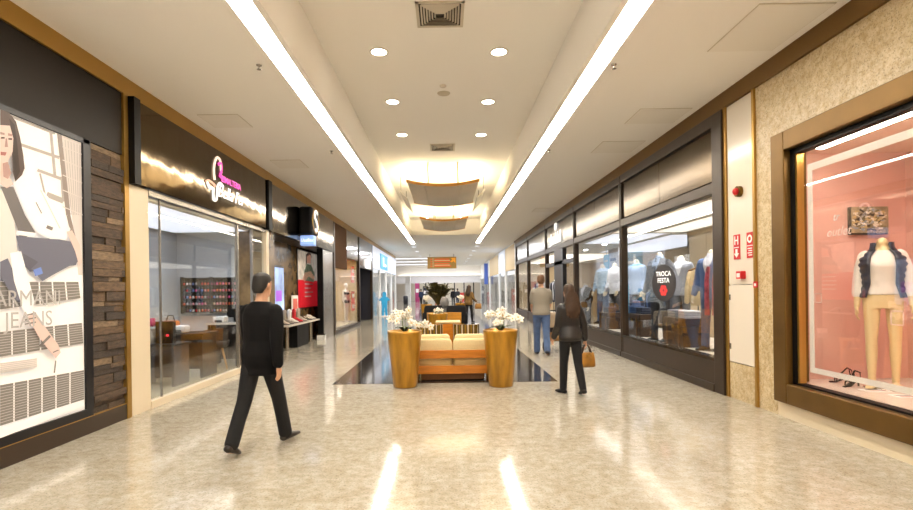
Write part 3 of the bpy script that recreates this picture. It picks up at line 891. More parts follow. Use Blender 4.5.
# ================================================================== RIGHT: menswear shopfront
YM = [7.44, 11.8, 16.1, 20.7, 25.3, 29.5]
mnames = ['window_4', 'window_5', 'door_2', 'window_6', 'window_7']
for i in range(5):
    y0, y1 = YM[i], YM[i + 1]
    w = struct(mnames[i])
    p0 = .28 if i == 0 else .06
    mb = MB(M_dark)
    mb.box(4.04, y0, 0, 4.2, y0 + p0, 4.18)
    mb.box(4.05, y0 + p0, 4.0, 4.2, y1, 4.19)
    mb.box(4.05, y0 + p0, 3.0, 4.2, y1, 3.17)
    if i == 4: mb.box(4.04, y1 - .2, 0, 4.2, y1, 4.18)
    mb.box(4.05, y1 - .06, 0, 4.2, y1, 4.18)
    mb.build('frame', w, bevel=.012)
    n = 2
    ys = [y0 + p0 + .03 + (y1 - y0 - p0 - .12) * k / n for k in range(n + 1)]
    for k in range(n):
        MB(M_bronze).box(4.09, ys[k] + .004, 3.19, 4.19, ys[k + 1] - .004, 3.98).build('fascia_panel', w, bevel=.008)
    if i != 2:
        MB(M_dark).box(4.03, y0 + p0, 0, 4.2, y1, .12).build('plinth', w, bevel=.008)
        MB(M_dark).box(4.06, y0 + p0, .12, 4.2, y1, .5).build('base_panel', w)
        MB(M_bronze).box(4.045, y0 + p0, .47, 4.2, y1, .52).build('sill', w)
        MB(M_glass).box(4.12, y0 + p0, .52, 4.13, y1 - .06, 3.0).build('glass_pane', w)
    else:
        MB(M_blackm).box(4.06, 17.7, 0, 4.2, 17.95, 3.0).box(4.06, 18.9, 0, 4.2, 19.1, 3.0).box(4.06, y0, 2.45, 4.2, y1, 2.58).build('door_frame', w)
        MB(M_dark).box(4.06, 17.95, 0, 4.2, 18.9, 3.0).build('pier', w)
        MB(M_glass).box(4.12, y0 + .06, .1, 4.13, 17.7, 2.45).build('glass_pane', w)

o = thing('shop_name_sign', 'white crest and letters on the bronze fascia of the menswear shop', 'shop sign', (4.06, 18.7, 3.3))
text('sign_lettering', 'brooksfield', .6, WALL_R, (4.06, 18.75, 3.44), M_lwhite, o, .01, sx=.62)
MB(M_lwhite).poly([(4.07, 18.75 + u, 3.72 + v) for u, v in ((-.16, .28), (.16, .28), (.17, .1), (0, -.02), (-.17, .1))], (-.03, 0, 0)).build('crest', o)

# menswear interior
M_mw = mat('menswear_wall', '#cfbb9b', .7)
struct('wall_right', MB(M_mw).box(6.4, 7.3, 0, 6.5, 13.5, 3.06))
struct('wall_right', MB(M_mw).box(8.9, 13.5, 0, 9.0, 29.5, 3.06))
struct('wall_right', MB(M_mw).box(4.2, 7.4, 0, 6.4, 7.46, 3.06))
struct('wall_right', MB(M_mw).box(4.2, 29.4, 0, 9, 29.5, 3.06))
struct('wall_right', MB(M_mw).box(6.4, 13.4, 0, 9, 13.5, 3.06))
struct('ceiling', MB(M_white).box(4.18, 7.4, 3.04, 9, 29.5, 3.1))
M_disp = mat('display_floor', '#e4ddd0', .3)
struct('floor', MB(M_disp).box(4.2, 7.46, 0, 5.9, 16.0, .46))
struct('floor', MB(M_disp).box(4.2, 20.8, 0, 5.6, 29.4, .46))
for x0, y0, x1, y1, m, d in ((4.3, 7.7, 5.2, 13.2, M_shop, 'narrow added fill panel over the trunks in the menswear window'), (5.35, 7.7, 6.2, 13.2, M_shop, 'narrow added fill panel near the beige back wall of the menswear window'), (4.4, 13.4, 5.9, 16.4, M_shopb, 'cool added fill panel over the pale shirts in the menswear window'), (6.1, 13.8, 8.4, 20.5, M_shopb, 'wide added fill panel over the menswear sales floor'), (4.5, 21, 7.4, 29, M_shop, 'wide added fill panel in the far end of the menswear shop')):
    fill_panel(x0, y0, x1, y1, 3.04, m, d)
o = thing('framed_picture', 'thin dark framed picture on the beige menswear back wall', 'picture', (6.38, 11.6, 2.2))
MB(M_blackm).box(6.36, 11.0, 2.05, 6.4, 12.1, 2.8).build('frame', o)
MB(mat('picture_mount', '#d8d3cb', .5)).box(6.35, 11.06, 2.1, 6.37, 12.04, 2.75).use(mat('picture_grey', '#8d8a88', .5, noise=.4, nscale=6)).box(6.345, 11.3, 2.25, 6.36, 11.8, 2.6).build('print', o)

for y in (8.6, 10.1, 11.6, 13.2, 15.0): spot(4.75, y, 2.98, 95, (1, .96, .92))
for x, y in ((5.7, 9.2), (5.7, 11.6), (6.8, 15.0), (6.8, 18.5), (5.2, 22.5), (5.2, 26.5), (7.4, 22.5), (7.4, 26.5)): spot(x, y, 2.98, 150, (1, .96, .92))
for y in (31.5, 36, 41, 46, 52): spot(5.2, y, 2.95, 110, (.92, .95, 1))
def on_win(px, x, z=.46):
    a, _ = ray(px, 290); D = x / a
    return V((x, D, z))

# trunks
M_trunk = mat('trunk_leather', '#3c281a', .45, noise=.3, nscale=8)
def trunk(loc, w, d, h, label, rz=0):
    t = local('leather_chest', label, 'chest', loc, rz, 'leather trunks in the menswear window')
    MB(M_trunk).box(-d / 2, -w / 2, 0, d / 2, w / 2, h * .72).build('body', t, bevel=.015)
    MB(M_trunk).box(-d / 2 - .005, -w / 2 - .005, h * .73, d / 2 + .005, w / 2 + .005, h).build('lid', t, bevel=.02)
    ld = t.children[-1]
    for s in (-1, 1):
        stp = MB(mat('strap_brown', '#6d4a2a', .5)).box(-d / 2 - .012, s * w * .3 - .025, 0, -d / 2, s * w * .3 + .025, h * .9).build('strap', t)
        MB(mat('brass', '#b08c46', .3, .9)).box(-d / 2 - .02, s * w * .3 - .02, h * .66, -d / 2 - .01, s * w * .3 + .02, h * .78).build('buckle', stp)
    MB(mat('brass', '#b08c46')).box(-d / 2 - .02, -.035, h * .64, -d / 2, .035, h * .78).build('lock', ld)
    return t
def folded(loc, m, label, n=1, s=1, cat='garment', name='folded_shirt', group=None):
    t = MB(m)
    for k in range(n):
        z = k * .05
        t.box(loc.x - .15 * s, loc.y - .2 * s, loc.z + z, loc.x + .15 * s, loc.y + .2 * s, loc.z + z + .046)
    o = t.build(name, None, bevel=.018, seg=3)
    return tag(o, label, cat, group)
T1 = on_win(683, 4.62); T2 = on_win(640.5, 4.62); T3 = on_win(610, 4.62)
trunk(T1, .86, .42, .54, 'biggest brown leather trunk next to the menswear window end post')
trunk(T2, .95, .42, .52, 'brown leather trunk standing between the grey suit and the window mullion')
trunk(T3, .8, .42, .45, 'brown leather trunk in the menswear pane beside the door')
C_white = mat('cloth_white', '#d9dce6', .8); C_lblue = mat('cloth_pale_blue', '#9db6dc', .8); C_grey = mat('cloth_grey', '#5d6069', .8, noise=.15, nscale=40)
C_navy = mat('cloth_navy', '#27344f', .8); C_dgrey = mat('cloth_charcoal', '#303239', .8, noise=.15, nscale=40); C_denim = mat('denim', '#4d6186', .85, noise=.15, nscale=30)
C_lgrey = mat('cloth_light_grey', '#959aa6', .8, noise=.12, nscale=40); C_beige = mat('cloth_beige', '#d3bd92', .8); C_black = mat('cloth_black', '#0e0d10', .85); C_blue = mat('cloth_mid_blue', '#5872a4', .8)
for T, h, m, dy, lb in ((T1, .54, C_white, -.24, 'folded white shirts on the biggest leather trunk'), (T1, .54, C_lgrey, .24, 'folded pale grey knits on the biggest leather trunk'), (T2, .52, C_navy, -.2, 'folded navy jumpers on the trunk beside the mullion'), (T2, .52, C_blue, .24, 'folded blue shirts on the trunk beside the mullion'), (T3, .45, C_navy, 0, 'folded navy jeans on the trunk beside the door pane')):
    folded(V((T.x, T.y + dy, T.z + h)), m, lb, 3, .9, 'folded clothes', 'folded_clothes')
o = MB(mat('hat_blue', '#3c4f78', .8)).lathe([(0, .16), (.07, .155), (.095, .1), (.1, .03), (.2, .012), (.2, 0), (0, 0)], (T2.x - .03, T2.y + .2, T2.z + .52 + .15)).build('brimmed_hat')
tag(o, 'blue brimmed hat lying on the folded blue shirts', 'hat')

SKIN_M = mat('mannequin_ivory', '#e9dcc0', .35)
SKIN_G = mat('mannequin_grey', '#cfc8bd', .35)
def stand(t, m=None):
    MB(M_steel).lathe([(0, 0), (.17, 0), (.17, .012), (0, .02)]).build('base', t)

def mannequin(label, loc, rz, jacket, trouser, shirt, scale=1, arms=None, tie=None, legs=None):
    t = local('mannequin', label, 'mannequin', loc, rz, 'mannequins in the menswear window')
    b = Body(False, 0, legs or {'R': (.05, 0, 0), 'L': (-.03, 0, 0)}, arms or {'R': (.08, .16, .3), 'L': (-.02, .14, .5)})
    b.body(MB(SKIN_M), head=False).build('body', t, remesh=.011, sm=2)
    b.trousers(MB(trouser)).build('trousers', t, remesh=.013, sm=3)
    b.jacket(MB(jacket)).build('jacket', t, remesh=.013, sm=3)
    if shirt:
        b.patch(MB(shirt), (1.18, 1.25, 1.33, 1.40, 1.445, 1.475), (.03, .14, .26, .38, .5, .7), .026, .008).build('shirt_front', t)
        c = b.lp(V((0, -.005, 1.49)))
        MB(shirt).lathe([(.068, -.02), (.066, .03), (.058, .035), (.058, -.02)], c, 20).build('collar', t)
    if tie:
        b.patch(MB(tie), (1.2, 1.3, 1.44, 1.47), (.05, .16, .1, .16), .036, .006).build('tie', t)
    for k in 'RL': b.shoe(MB(C_black), k).build('shoe', t)
    stand(t)
    t.scale = (scale,) * 3
    return t
RZ = math.atan2(.85, -.5)
mannequin('mannequin in blue denim jacket and dark jeans against the menswear window end post', on_win(712, 4.72), RZ, C_blue, C_denim, C_white, 1.14)
mannequin('mannequin in a mid grey suit behind the oval window sticker', on_win(660, 4.5), RZ, C_grey, C_dgrey, C_lblue, 1.19, tie=C_navy)
mannequin('mannequin in a pale grey blazer behind the biggest trunk', on_win(681, 5.4), RZ + .3, C_lgrey, C_grey, C_white, 1.18)
mannequin('mannequin in a pale blue shirt behind the trunk beside the mullion', on_win(637, 5.05), RZ, C_lblue, C_navy, None, 1.2)
mannequin('mannequin in a white and blue patterned shirt behind the door pane trunk', on_win(603, 5.0), RZ, mat('cloth_pattern', '#aac3e0', .8, noise=.45, nscale=25), C_denim, None, 1.2)
mannequin('mannequin in a plain white shirt beside the patterned shirt', on_win(615, 5.1), RZ - .2, C_white, C_dgrey, None, 1.2)
# scarf hanging from the denim mannequin and the small hanging outfit
p = on_win(712, 4.5)
o = MB(mat('scarf_red', '#b04a5c', .9, noise=.5, nscale=9))
for k, dx in enumerate((-.13, .12)):
    o.limb([(p.x - .06, p.y - .12 + dx, 1.92), (p.x - .1, p.y - .14 + dx, 1.7), (p.x - .1, p.y - .14 + dx, 1.3), (p.x - .1, p.y - .14 + dx, 1.12)], [.05, .07, .08, .085], [.02, .018, .014, .01], ref=(0, 1, 0))
tag(o.build('scarf'), 'red patterned scarf draped over the blue denim mannequin', 'scarf')
def hanger(label, px, x, ztop, m, m2):
    p = on_win(px, x)
    t = local('valet_stand', label, 'valet stand', (p.x, p.y, p.z), RZ)
    MB(M_blackm).cyl((0, 0, 0), (0, 0, ztop), .015).lathe([(0, 0), (.16, 0), (.16, .015), (0, .02)]).build('pole', t)
    MB(mat('hanger_wood', '#a9793f', .4)).limb([(-.2, 0, ztop - .03), (0, 0, ztop + .03), (.2, 0, ztop - .03)], .018).build('hanger', t)
    b = MB(m)
    R = []
    for z, a, d in ((.75, .17, .06), (.95, .18, .07), (1.2, .185, .075), (1.42, .19, .06), (1.49, .08, .05)):
        R.append([V((a * math.cos(2 * PI * j / 18), d * math.sin(2 * PI * j / 18), z * ztop / 1.5)) for j in range(18)])
    b.smooth().loft(R)
    for s in (1, -1):
        b.limb([(s * .17, 0, ztop * .94), (s * .22, .02, ztop * .75), (s * .23, .03, ztop * .55)], [.06, .055, .05])
    b.build('coat', t)
    MB(m2).box(-.04, -.075, ztop * .6, .04, -.06, ztop * .95).build('shirt_front', t)
    return t
hanger('wooden hanger stand with a beige coat and pale shirt between two dressed mannequins', 698, 5.16, 1.5, C_beige, C_white)
# sticker on glass
p = on_x(663.5, 283, 4.11)
o = thing('window_sticker', 'black oval sticker with white words and red flower on the menswear glass', 'sticker', p)
MB(mat('sticker_black', '#241f22', .5)).poly([(4.112, p.y + .53 * math.cos(2 * PI * k / 32), p.z + .345 * math.sin(2 * PI * k / 32)) for k in range(32)], (-.004, 0, 0)).build('disc', o)
text('sticker_lettering', 'TROCA', .13, WALL_R, (4.106, p.y, p.z + .17), M_lwhite, o, .001, sx=1.5)
text('sticker_lettering', 'FESTA', .13, WALL_R, (4.106, p.y, p.z + .045), M_lwhite, o, .001, sx=1.5)
mb = MB(mat('sticker_red', '#d62c2c', .5, 0, .2))
for k in range(6):
    t = 2 * PI * k / 6
    mb.poly([(4.107, p.y + .1 * math.cos(t) + .075 * math.cos(2 * PI * j / 12), p.z - .14 + .065 * math.sin(t) + .045 * math.sin(2 * PI * j / 12)) for j in range(12)], (-.001 - k * .0002, 0, 0))
mb.build('flower', o)
# cyan sale cards deeper in the shop
for (px, py, w, h, x, lb) in ((606, 262, .55, .5, 5.5, 'cyan sale card above the patterned shirt in the menswear shop'), (624.5, 305, .5, 1.0, 4.4, 'cyan sale card beside the mullion in the menswear window')):
    p = on_x(px, py, x)
    o = tag(MB(M_cyan).box(p.x, p.y - w / 2, p.z - h / 2, p.x + .02, p.y + w / 2, p.z + h / 2).cyl((p.x + .01, p.y, p.z + h / 2), (p.x + .01, p.y, 3.04), .006, n=6).use(M_white).box(p.x - .003, p.y - w * .3, p.z, p.x, p.y + w * .3, p.z + h * .12).build('sale_card'), lb, 'sign')
p = on_x(613, 258, 5.6)
o = tag(MB(C_white).box(p.x, p.y - .5, p.z - .3, p.x + .02, p.y + .5, p.z + .3).cyl((p.x + .01, p.y, p.z + .3), (p.x + .01, p.y, 3.04), .006, n=6).use(C_blue).box(p.x - .003, p.y - .3, p.z - .1, p.x, p.y + .3, p.z).build('sale_card'), 'white sale card above the plain white shirt in the menswear shop', 'sign')
# shelving with clothes stacks inside
def shelf_unit(loc, w, n, label, group, seed):
    t = thing('clothes_shelf', label, 'shelf', loc)
    x, y, z = loc
    for s in (-1, 1):
        MB(mat('shelf_wood', '#6d553c', .5)).box(x - .2, y + s * w / 2 - .02, 0, x + .2, y + s * w / 2 + .02, 2.3).build('side_panel', t)
    rr = random.Random(seed)
    pal = [C_white, C_lblue, C_blue, C_navy, C_grey, C_beige, C_lgrey, mat('cloth_wine', '#7d2f3c', .8), mat('cloth_sand', '#b89a6a', .8)]
    for k in range(n):
        zz = .3 + 2.0 * k / n
        MB(mat('shelf_wood', '#6d553c')).box(x - .2, y - w / 2, zz, x + .2, y + w / 2, zz + .03).build('shelf_board', t)
        m = int(w / .45)
        for j in range(m):
            yy = y - w / 2 + .25 + j * (w - .3) / m
            cm = rr.choice(pal)
            o = MB(cm)
            for q in range(rr.randint(2, 4)):
                o.box(x - .19, yy - .14, zz + .03 + q * .06, x + .14, yy + .14, zz + .03 + q * .06 + .055)
            tag(o.build('folded_clothes', None, bevel=.015), 'stack of folded clothes on the ' + group, 'folded clothes', 'folded clothes on the ' + group)
shelf_unit((8.6, 16.2, 0), 3.2, 5, 'brown wall shelf with folded clothes seen through the menswear door pane', 'wall shelf behind the menswear door pane', 1)
shelf_unit((8.6, 20.2, 0), 3.6, 5, 'brown wall shelf with folded clothes seen through the menswear doorway', 'wall shelf behind the menswear doorway', 2)
shelf_unit((8.6, 25, 0), 4.2, 5, 'brown wall shelf with folded clothes at the far end of the menswear shop', 'wall shelf at the far end of the menswear shop', 3)
def rail(loc, n, label, seed, axis=1):
    t = thing('clothes_rail', label, 'clothes rail', loc)
    x, y, z = loc
    L = n * .11
    for s in (-1, 1):
        MB(M_chrome).cyl((x, y + s * L / 2, z), (x, y + s * L / 2, z + 1.5), .02).box(x - .25, y + s * L / 2 - .02, z, x + .25, y + s * L / 2 + .02, z + .03).build('post', t)
    MB(M_chrome).cyl((x, y - L / 2, z + 1.5), (x, y + L / 2, z + 1.5), .018).build('bar', t)
    rr = random.Random(seed)
    pal = [C_white, C_lblue, C_blue, C_navy, C_grey, C_lgrey, C_dgrey, C_white]
    for k in range(n - 1):
        yy = y - L / 2 + .1 + k * .11
        m = rr.choice(pal); h = rr.uniform(.75, .95)
        b = MB(m).smooth()
        R = []
        for q, a, d in ((0, .19, .035), (.3, .2, .04), (.75, .22, .04), (.9, .2, .03), (1, .05, .02)):
            R.append([V((x + a * math.cos(2 * PI * j / 12), yy + d * math.sin(2 * PI * j / 12), z + 1.46 - h + h * q)) for j in range(12)])
        b.loft(R)
        tag(b.build('hanging_shirt'), 'shirt hanging among others on the ' + label, 'shirt', 'shirts on the ' + label)
rail((6.3, 15.2, 0), 12, 'chrome clothes rail behind the door pane', 5)
rail((6.2, 19.0, 0), 12, 'chrome clothes rail facing the menswear doorway', 6)
rail((5.0, 23.0, .46), 14, 'chrome clothes rail in the first far menswear pane', 8)
rail((5.0, 27.0, .46), 14, 'chrome clothes rail in the last menswear pane', 9)
mannequin('mannequin in a black jacket standing in the menswear doorway', V((4.7, 17.2, 0)), RZ, C_black, C_dgrey, C_white, 1.12)

# ================================================================== RIGHT: utility panel with fire signs
w = struct('door_3')
MB(M_whiteg).box(4.09, 6.76, 1.62, 4.13, 7.37, 4.18).build('panel', w, bevel=.005)
MB(M_whiteg).box(4.085, 6.76, .52, 4.13, 7.37, 1.61).build('door_leaf', w, bevel=.005)
MB(M_gran).box(4.09, 6.76, 0, 4.13, 7.37, .51).build('kick_panel', w)
for z in (.7, 1.4): MB(M_steel).cyl((4.08, 7.33, z), (4.08, 7.33, z + .08), .012).build('hinge', w)
def fsign(px, py, w_, h_, name, label, kind):
    p = on_x(px, py, 4.085)
    o = thing(name, label, 'sign', p)
    MB(M_red).box(4.078, p.y - w_ / 2, p.z - h_ / 2, 4.09, p.y + w_ / 2, p.z + h_ / 2).use(M_white).box(4.0765, p.y - w_ * .43, p.z - .012, 4.079, p.y + w_ * .43, p.z - .002).build('plate', o)
    if kind == 'H':
        text('sign_lettering', 'H', .17, WALL_R, (4.076, p.y, p.z + .085), M_white, o, .001, bold=.002, sx=.9)
        MB(M_white).poly([(4.0765, p.y + u, p.z + v) for u, v in ((-.025, -.03), (.025, -.03), (.025, -.09), (.06, -.09), (0, -.15), (-.06, -.09), (-.025, -.09))], (-.001, 0, 0)).build('arrow', o)
    else:
        MB(M_white).poly([(4.0765, p.y + .055 * math.cos(PI * k / 10), p.z + .085 + .055 * math.sin(PI * k / 10)) for k in range(20)], (-.001, 0, 0)).build('symbol', o)
        MB(M_red).poly([(4.0755, p.y + .03 * math.cos(PI * k / 8), p.z + .085 + .03 * math.sin(PI * k / 8)) for k in range(16)], (-.0005, 0, 0)).build('symbol', o)
        for q in range(4): MB(M_white).box(4.0765, p.y - .05, p.z - .05 - q * .03, 4.079, p.y + .05 - .02 * (q % 2), p.z - .038 - q * .03).build('text_line', o)
fsign(737, 247, .145, .345, 'fire_hydrant_sign', 'red sign with a white letter H and arrow on the white panel', 'H')
fsign(750.3, 245, .145, .345, 'fire_alarm_sign', 'red sign with a white alarm symbol beside the H sign', 'A')
p = on_x(743, 275, 4.085)
o = thing('fire_call_point', 'red square fire call point box under the two red signs', 'call point', p)
MB(M_red).box(4.02, p.y - .065, p.z - .055, 4.09, p.y + .065, p.z + .055).build('housing', o, bevel=.01)
MB(M_white).box(4.016, p.y - .035, p.z - .03, 4.021, p.y + .035, p.z + .025).build('glass_plate', o)
p = on_x(756, 284.5, 4.07)
o = thing('red_tag', 'tiny red and white tag on the gold strip by the white door', 'sign', p)
MB(M_red).box(4.058, p.y - .04, p.z - .04, 4.07, p.y + .04, p.z + .04).use(M_white).box(4.0565, p.y - .02, p.z - .02, 4.059, p.y + .02, p.z + .015).build('plate', o)
p = on_x(739.5, 191.5, 4.08)
o = thing('alarm_beacon', 'round red alarm beacon with brass bezel high on the white panel', 'alarm', p)
MB(mat('brass_dark', '#6e5222', .35, .8)).cyl((4.09, p.y, p.z), (4.04, p.y, p.z), .075).build('bezel', o)
MB(M_red).ell((4.03, p.y, p.z), (.045, .05, .05)).build('lens', o)

# ================================================================== RIGHT: pink display window
w = struct('window_8')
mb = MB(M_brown)
F0, F1, B0, B1, Z0, Z1 = 2.6, 6.05, 2.4, 6.29, .43, 3.2
mb.box(4.02, F1, .19, 4.3, B1, 3.43).box(4.02, B0, .19, 4.3, F0, 3.43).box(4.02, F0, Z1, 4.3, F1, 3.43).box(4.02, F0, .19, 4.3, F1, Z0)
mb.build('frame', w, bevel=.012)
mb = MB(M_black).box(4.1, F1 - .06, Z0, 4.2, F1, Z1).box(4.1, F0, Z1 - .06, 4.2, F1, Z1).box(4.1, F0, Z0, 4.2, F1, Z0 + .02)
mb.build('gasket', w)
MB(M_gold).box(4.12, F1 - .09, Z0 + .02, 4.2, F1 - .06, Z1 - .06).build('glazing_bead', w)
MB(glass('niche_glass', '#fdfdfd', .2)).box(4.15, F0, Z0, 4.16, F1 - .06, Z1).build('glass_pane', w)
mb = MB(mat('white_band', '#f2ece4', .5))
q = 5.85
mb.box(4.165, q - .07, .66, 4.17, q, 2.90).box(4.165, F0 + .2, .6, 4.17, q, .66).box(4.165, F0 + .2, 2.90, 4.17, q, 2.98)  # white band along the inner face of the glass
mb.build('glass_border_band', w)
M_pink = mat('coral_pink', '#ebbaab', .7)
struct('wall_right', MB(M_pink).box(4.22, 6.22, .4, 5.7, 6.3, 3.35).box(5.62, 2.3, .4, 5.7, 6.3, 3.35).box(4.22, 2.3, .4, 5.7, 2.38, 3.35))
struct('floor', MB(mat('niche_floor', '#eadfd2', .25)).box(4.22, 2.3, .3, 5.7, 6.25, .45))
struct('ceiling', MB(mat('niche_ceiling', '#ecc9b4', .7)).box(4.22, 2.3, 3.2, 5.7, 6.25, 3.28))
p = on_x(866, 133, 5.0)
for yy, lb in ((5.75, 'round downlight in the ceiling of the pink display window'), (3.6, 'round downlight at the near end of the pink display window')):
    o = thing('downlight', lb, 'light', (5.0, yy, 3.2), 'downlights in the pink window')
    MB(M_whiteg).lathe([(.085, 0), (.085, -.012), (.065, -.012), (.065, 0)], (5.0, yy, 3.2)).build('trim_ring', o)
    MB(mat('niche_glow', '#fff4e0', .5, 0, 8, '#ffeed8')).cyl((5.0, yy, 3.199), (5.0, yy, 3.19), .064).build('lens', o)
    L = bpy.data.lights.new('niche_spot', 'SPOT'); L.energy = 30; L.spot_size = 2.6; L.spot_blend = 1; L.color = (1, .9, .78); L.shadow_soft_size = .08
    lo = bpy.data.objects.new('downlight_beam', L); lo.location = (5.0, min(yy, 5.3), 3.17); COL.objects.link(lo)
o = thing('fill_lamp_bar', 'added slim fill lamp bar along the top front edge inside the pink display window', 'lamp', (4.3, 4.2, 3.18))  # lamp bar added to brighten the mannequin and the niche
MB(M_steel).box(4.25, 2.7, 3.17, 4.37, 5.9, 3.2).build('housing', o)
MB(mat('niche_fill_glow', '#ffffff', .5, 0, 36, '#fff0e0')).box(4.27, 2.75, 3.155, 4.35, 5.85, 3.169).build('diffuser', o)
o = thing('wall_canvas', 'small abstract mosaic canvas hanging on the coral pink wall', 'picture', at(867, 221, 6.2))
p0, p1 = at(849, 235, 6.2), at(885, 207, 6.2)
MB(mat('canvas_edge', '#3a3026', .6)).box(p0.x, 6.16, p0.z, p1.x, 6.22, p1.z).build('stretcher', o)
mb = MB(mat('mosaic_base', '#a89878', .6, noise=.5, nscale=9))
mb.box(p0.x, 6.155, p0.z + .02, p1.x, 6.165, p1.z)
rr = random.Random(11)
mm = [mat('mosaic_%s' % n, c, .6) for n, c in (('cream', '#e6ddc6'), ('olive', '#7d7348'), ('brown', '#4c3c2c'), ('grey', '#9aa0a4'), ('sand', '#c8b07a'))]
for k in range(120):
    u, v = rr.uniform(p0.x + .02, p1.x - .05), rr.uniform(p0.z + .05, p1.z - .03)
    mb.use(rr.choice(mm)); a = rr.uniform(-.6, .9); l = rr.uniform(.03, .07); h = rr.uniform(.006, .014)
    mb.poly([(min(max(u + l * x * math.cos(a) - h * y * math.sin(a), p0.x), p1.x), 6.1545 - k * .00003, min(max(v + l * x * math.sin(a) + h * y * math.cos(a), p0.z + .02), p1.z)) for x, y in ((-.5, -1), (.5, -1), (.5, 1), (-.5, 1))])
mb.build('print', o)
p = on_x(838, 226, 4.175)
o = thing('glass_lettering', 'faint white script lettering on the pink display window glass', 'sticker', p)
text('script_lettering', 'outlet', .14, WALL_R, p + V((0, .0, -.06)), mat('vinyl_pale', '#f2dcd2', .5), o, .001, shear=.3)
text('script_lettering', 'tr', .12, WALL_R, p + V((0, .03, .1)), M_white, o, .001, shear=.3)
for px, py, r, lb in ((818, 298, .055, 'small white square notice on the pink window glass'), (897, 318, .07, 'small white arrow-shaped sticker low on the pink window glass')):
    p = on_x(px, py, 4.175)
    mb = MB(mat('vinyl_faint', '#f0cfc4', .5))
    mb.box(p.x, p.y - r, p.z - r, p.x + .002, p.y + r, p.z - r + .012).box(p.x, p.y - r, p.z + r - .012, p.x + .002, p.y + r, p.z + r).box(p.x, p.y - r, p.z - r, p.x + .002, p.y - r + .012, p.z + r).box(p.x, p.y + r - .012, p.z - r, p.x + .002, p.y + r, p.z + r)
    tag(mb.build('window_notice'), lb, 'sticker')

# pink-window mannequin: white tee, open navy quilted gilet
FZ = .45
p = at(884, 384, 5.62)
t = local('mannequin', 'headless cream mannequin in white tee and open navy puffer gilet by pink wall', 'mannequin', (p.x, 5.62, FZ), math.atan2(.62, -.78))
t.scale = (1.06,) * 3
b = Body(True, 0, {'R': (.1, .1, 0), 'L': (-.06, 0, 0)}, {'R': (-.02, .16, .25), 'L': (.02, .2, .3)})
M_man = mat('mannequin_cream', '#ecd3a0', .3, coat=.3)
b.body(MB(M_man), head=False).build('body', t, remesh=.008, sm=2)
b.jacket(MB(mat('tee_white', '#efe9e0', .8)), add=.014, hem=.98, flare=1, sleeve=.8, thick=.012, top=1.44).build('tee', t, remesh=.01, sm=2)
C_gil = mat('gilet_navy', '#2a3245', .45)
zs = [.95 + .0155 * k for k in range(33)]
mb = b.shell(MB(C_gil).smooth(), zs, .02, lambda z: .58 + .5 * max(0, (1.38 - z)) , .018, .012)
mb.build('gilet', t)
b.shell(MB(C_gil).smooth(), [1.435, 1.46, 1.49, 1.52], .03, lambda z: .7, .016, .004).build('gilet_collar', t)
stand(t)
# sandals on niche floor
def sandal(px, py, D, label, rz):
    q = at(px, py, D)
    t = local('sandal', label, 'shoe', (q.x, q.y, FZ), rz, 'shoes on the pink window floor')
    MB(M_black).limb([(0, -.1, .09), (0, -.03, .06), (0, .06, .015), (0, .12, .012)], [.03, .03, .035, .025], [.008] * 4).build('sole', t)
    MB(M_black).cyl((0, -.1, .085), (0, -.11, 0), .012, .008).build('heel', t)
    MB(M_black).tube([(-.035, .06, .02), (-.03, .06, .06), (0, .06, .075), (.03, .06, .06), (.035, .06, .02)], .008).tube([(-.03, -.09, .09), (-.035, -.08, .16), (0, -.05, .18), (.035, -.08, .16), (.03, -.09, .09)], .007).tube([(0, .06, .075), (0, .0, .12), (0, -.05, .18)], .008).build('strap', t)
sandal(842, 380, 5.95, 'black strappy heeled sandal on the pink window floor', 1.2)
sandal(852, 387, 5.72, 'second black strappy sandal lying nearer the pink window glass', 1.9)
for px, py, D, lb in ((875, 392, 5.5, 'small dark label card on the pink window floor by the mannequin'), (905, 402, 5.2, 'small red edged label card near the pink window glass')):
    q = at(px, py, D)
    tag(MB(M_white).box(q.x - .12, q.y - .08, FZ, q.x + .12, q.y + .08, FZ + .006).use(mat('card_red', '#b05050', .5)).box(q.x - .08, q.y - .05, FZ + .006, q.x + .08, q.y - .03, FZ + .007).use(M_dgrey).box(q.x - .08, q.y + .01, FZ + .006, q.x + .08, q.y + .04, FZ + .007).build('label_card'), lb, 'card')

# ================================================================== RIGHT: far shops beyond menswear
def farshop(y0, y1, n, fm, gm, zf=2.8, glowm=None):
    w = struct(n)
    MB(M_white).box(4.05, y0, 0, 4.2, y0 + .25, 4.3).box(4.05, y1 - .2, 0, 4.2, y1, 4.3).build('frame', w)
    MB(fm).box(4.07, y0 + .25, zf, 4.2, y1 - .2, 4.3).build('fascia_panel', w)
    MB(M_glass).box(4.12, y0 + .25, 0, 4.13, y1 - .2, zf).build('glass_pane', w)
farshop(29.7, 34.9, 'window_9', M_tan, 0)
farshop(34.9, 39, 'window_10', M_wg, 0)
farshop(39, 47.5, 'window_11', M_tan, 0)
farshop(47.5, 60, 'window_12', M_white, 0)
room(8.0, 4.2, 29.7, 60, M_white, near=False)
fill_panel(4.8, 30.5, 6.5, 38, 3.06, M_shopb, 'long added fill panel in the first white shop beyond the menswear shop')
fill_panel(4.8, 40, 6.5, 57, 3.06, M_shopb, 'very long added fill panel in the farthest white shops')
o = tag(MB(mat('banner_blue', '#4a63b0', .5, 0, .2)).box(3.7, 49.0, 2.1, 4.05, 49.15, 4.1).build('vertical_sign'), 'blue vertical blade sign beyond the tan panelled shop', 'shop sign')
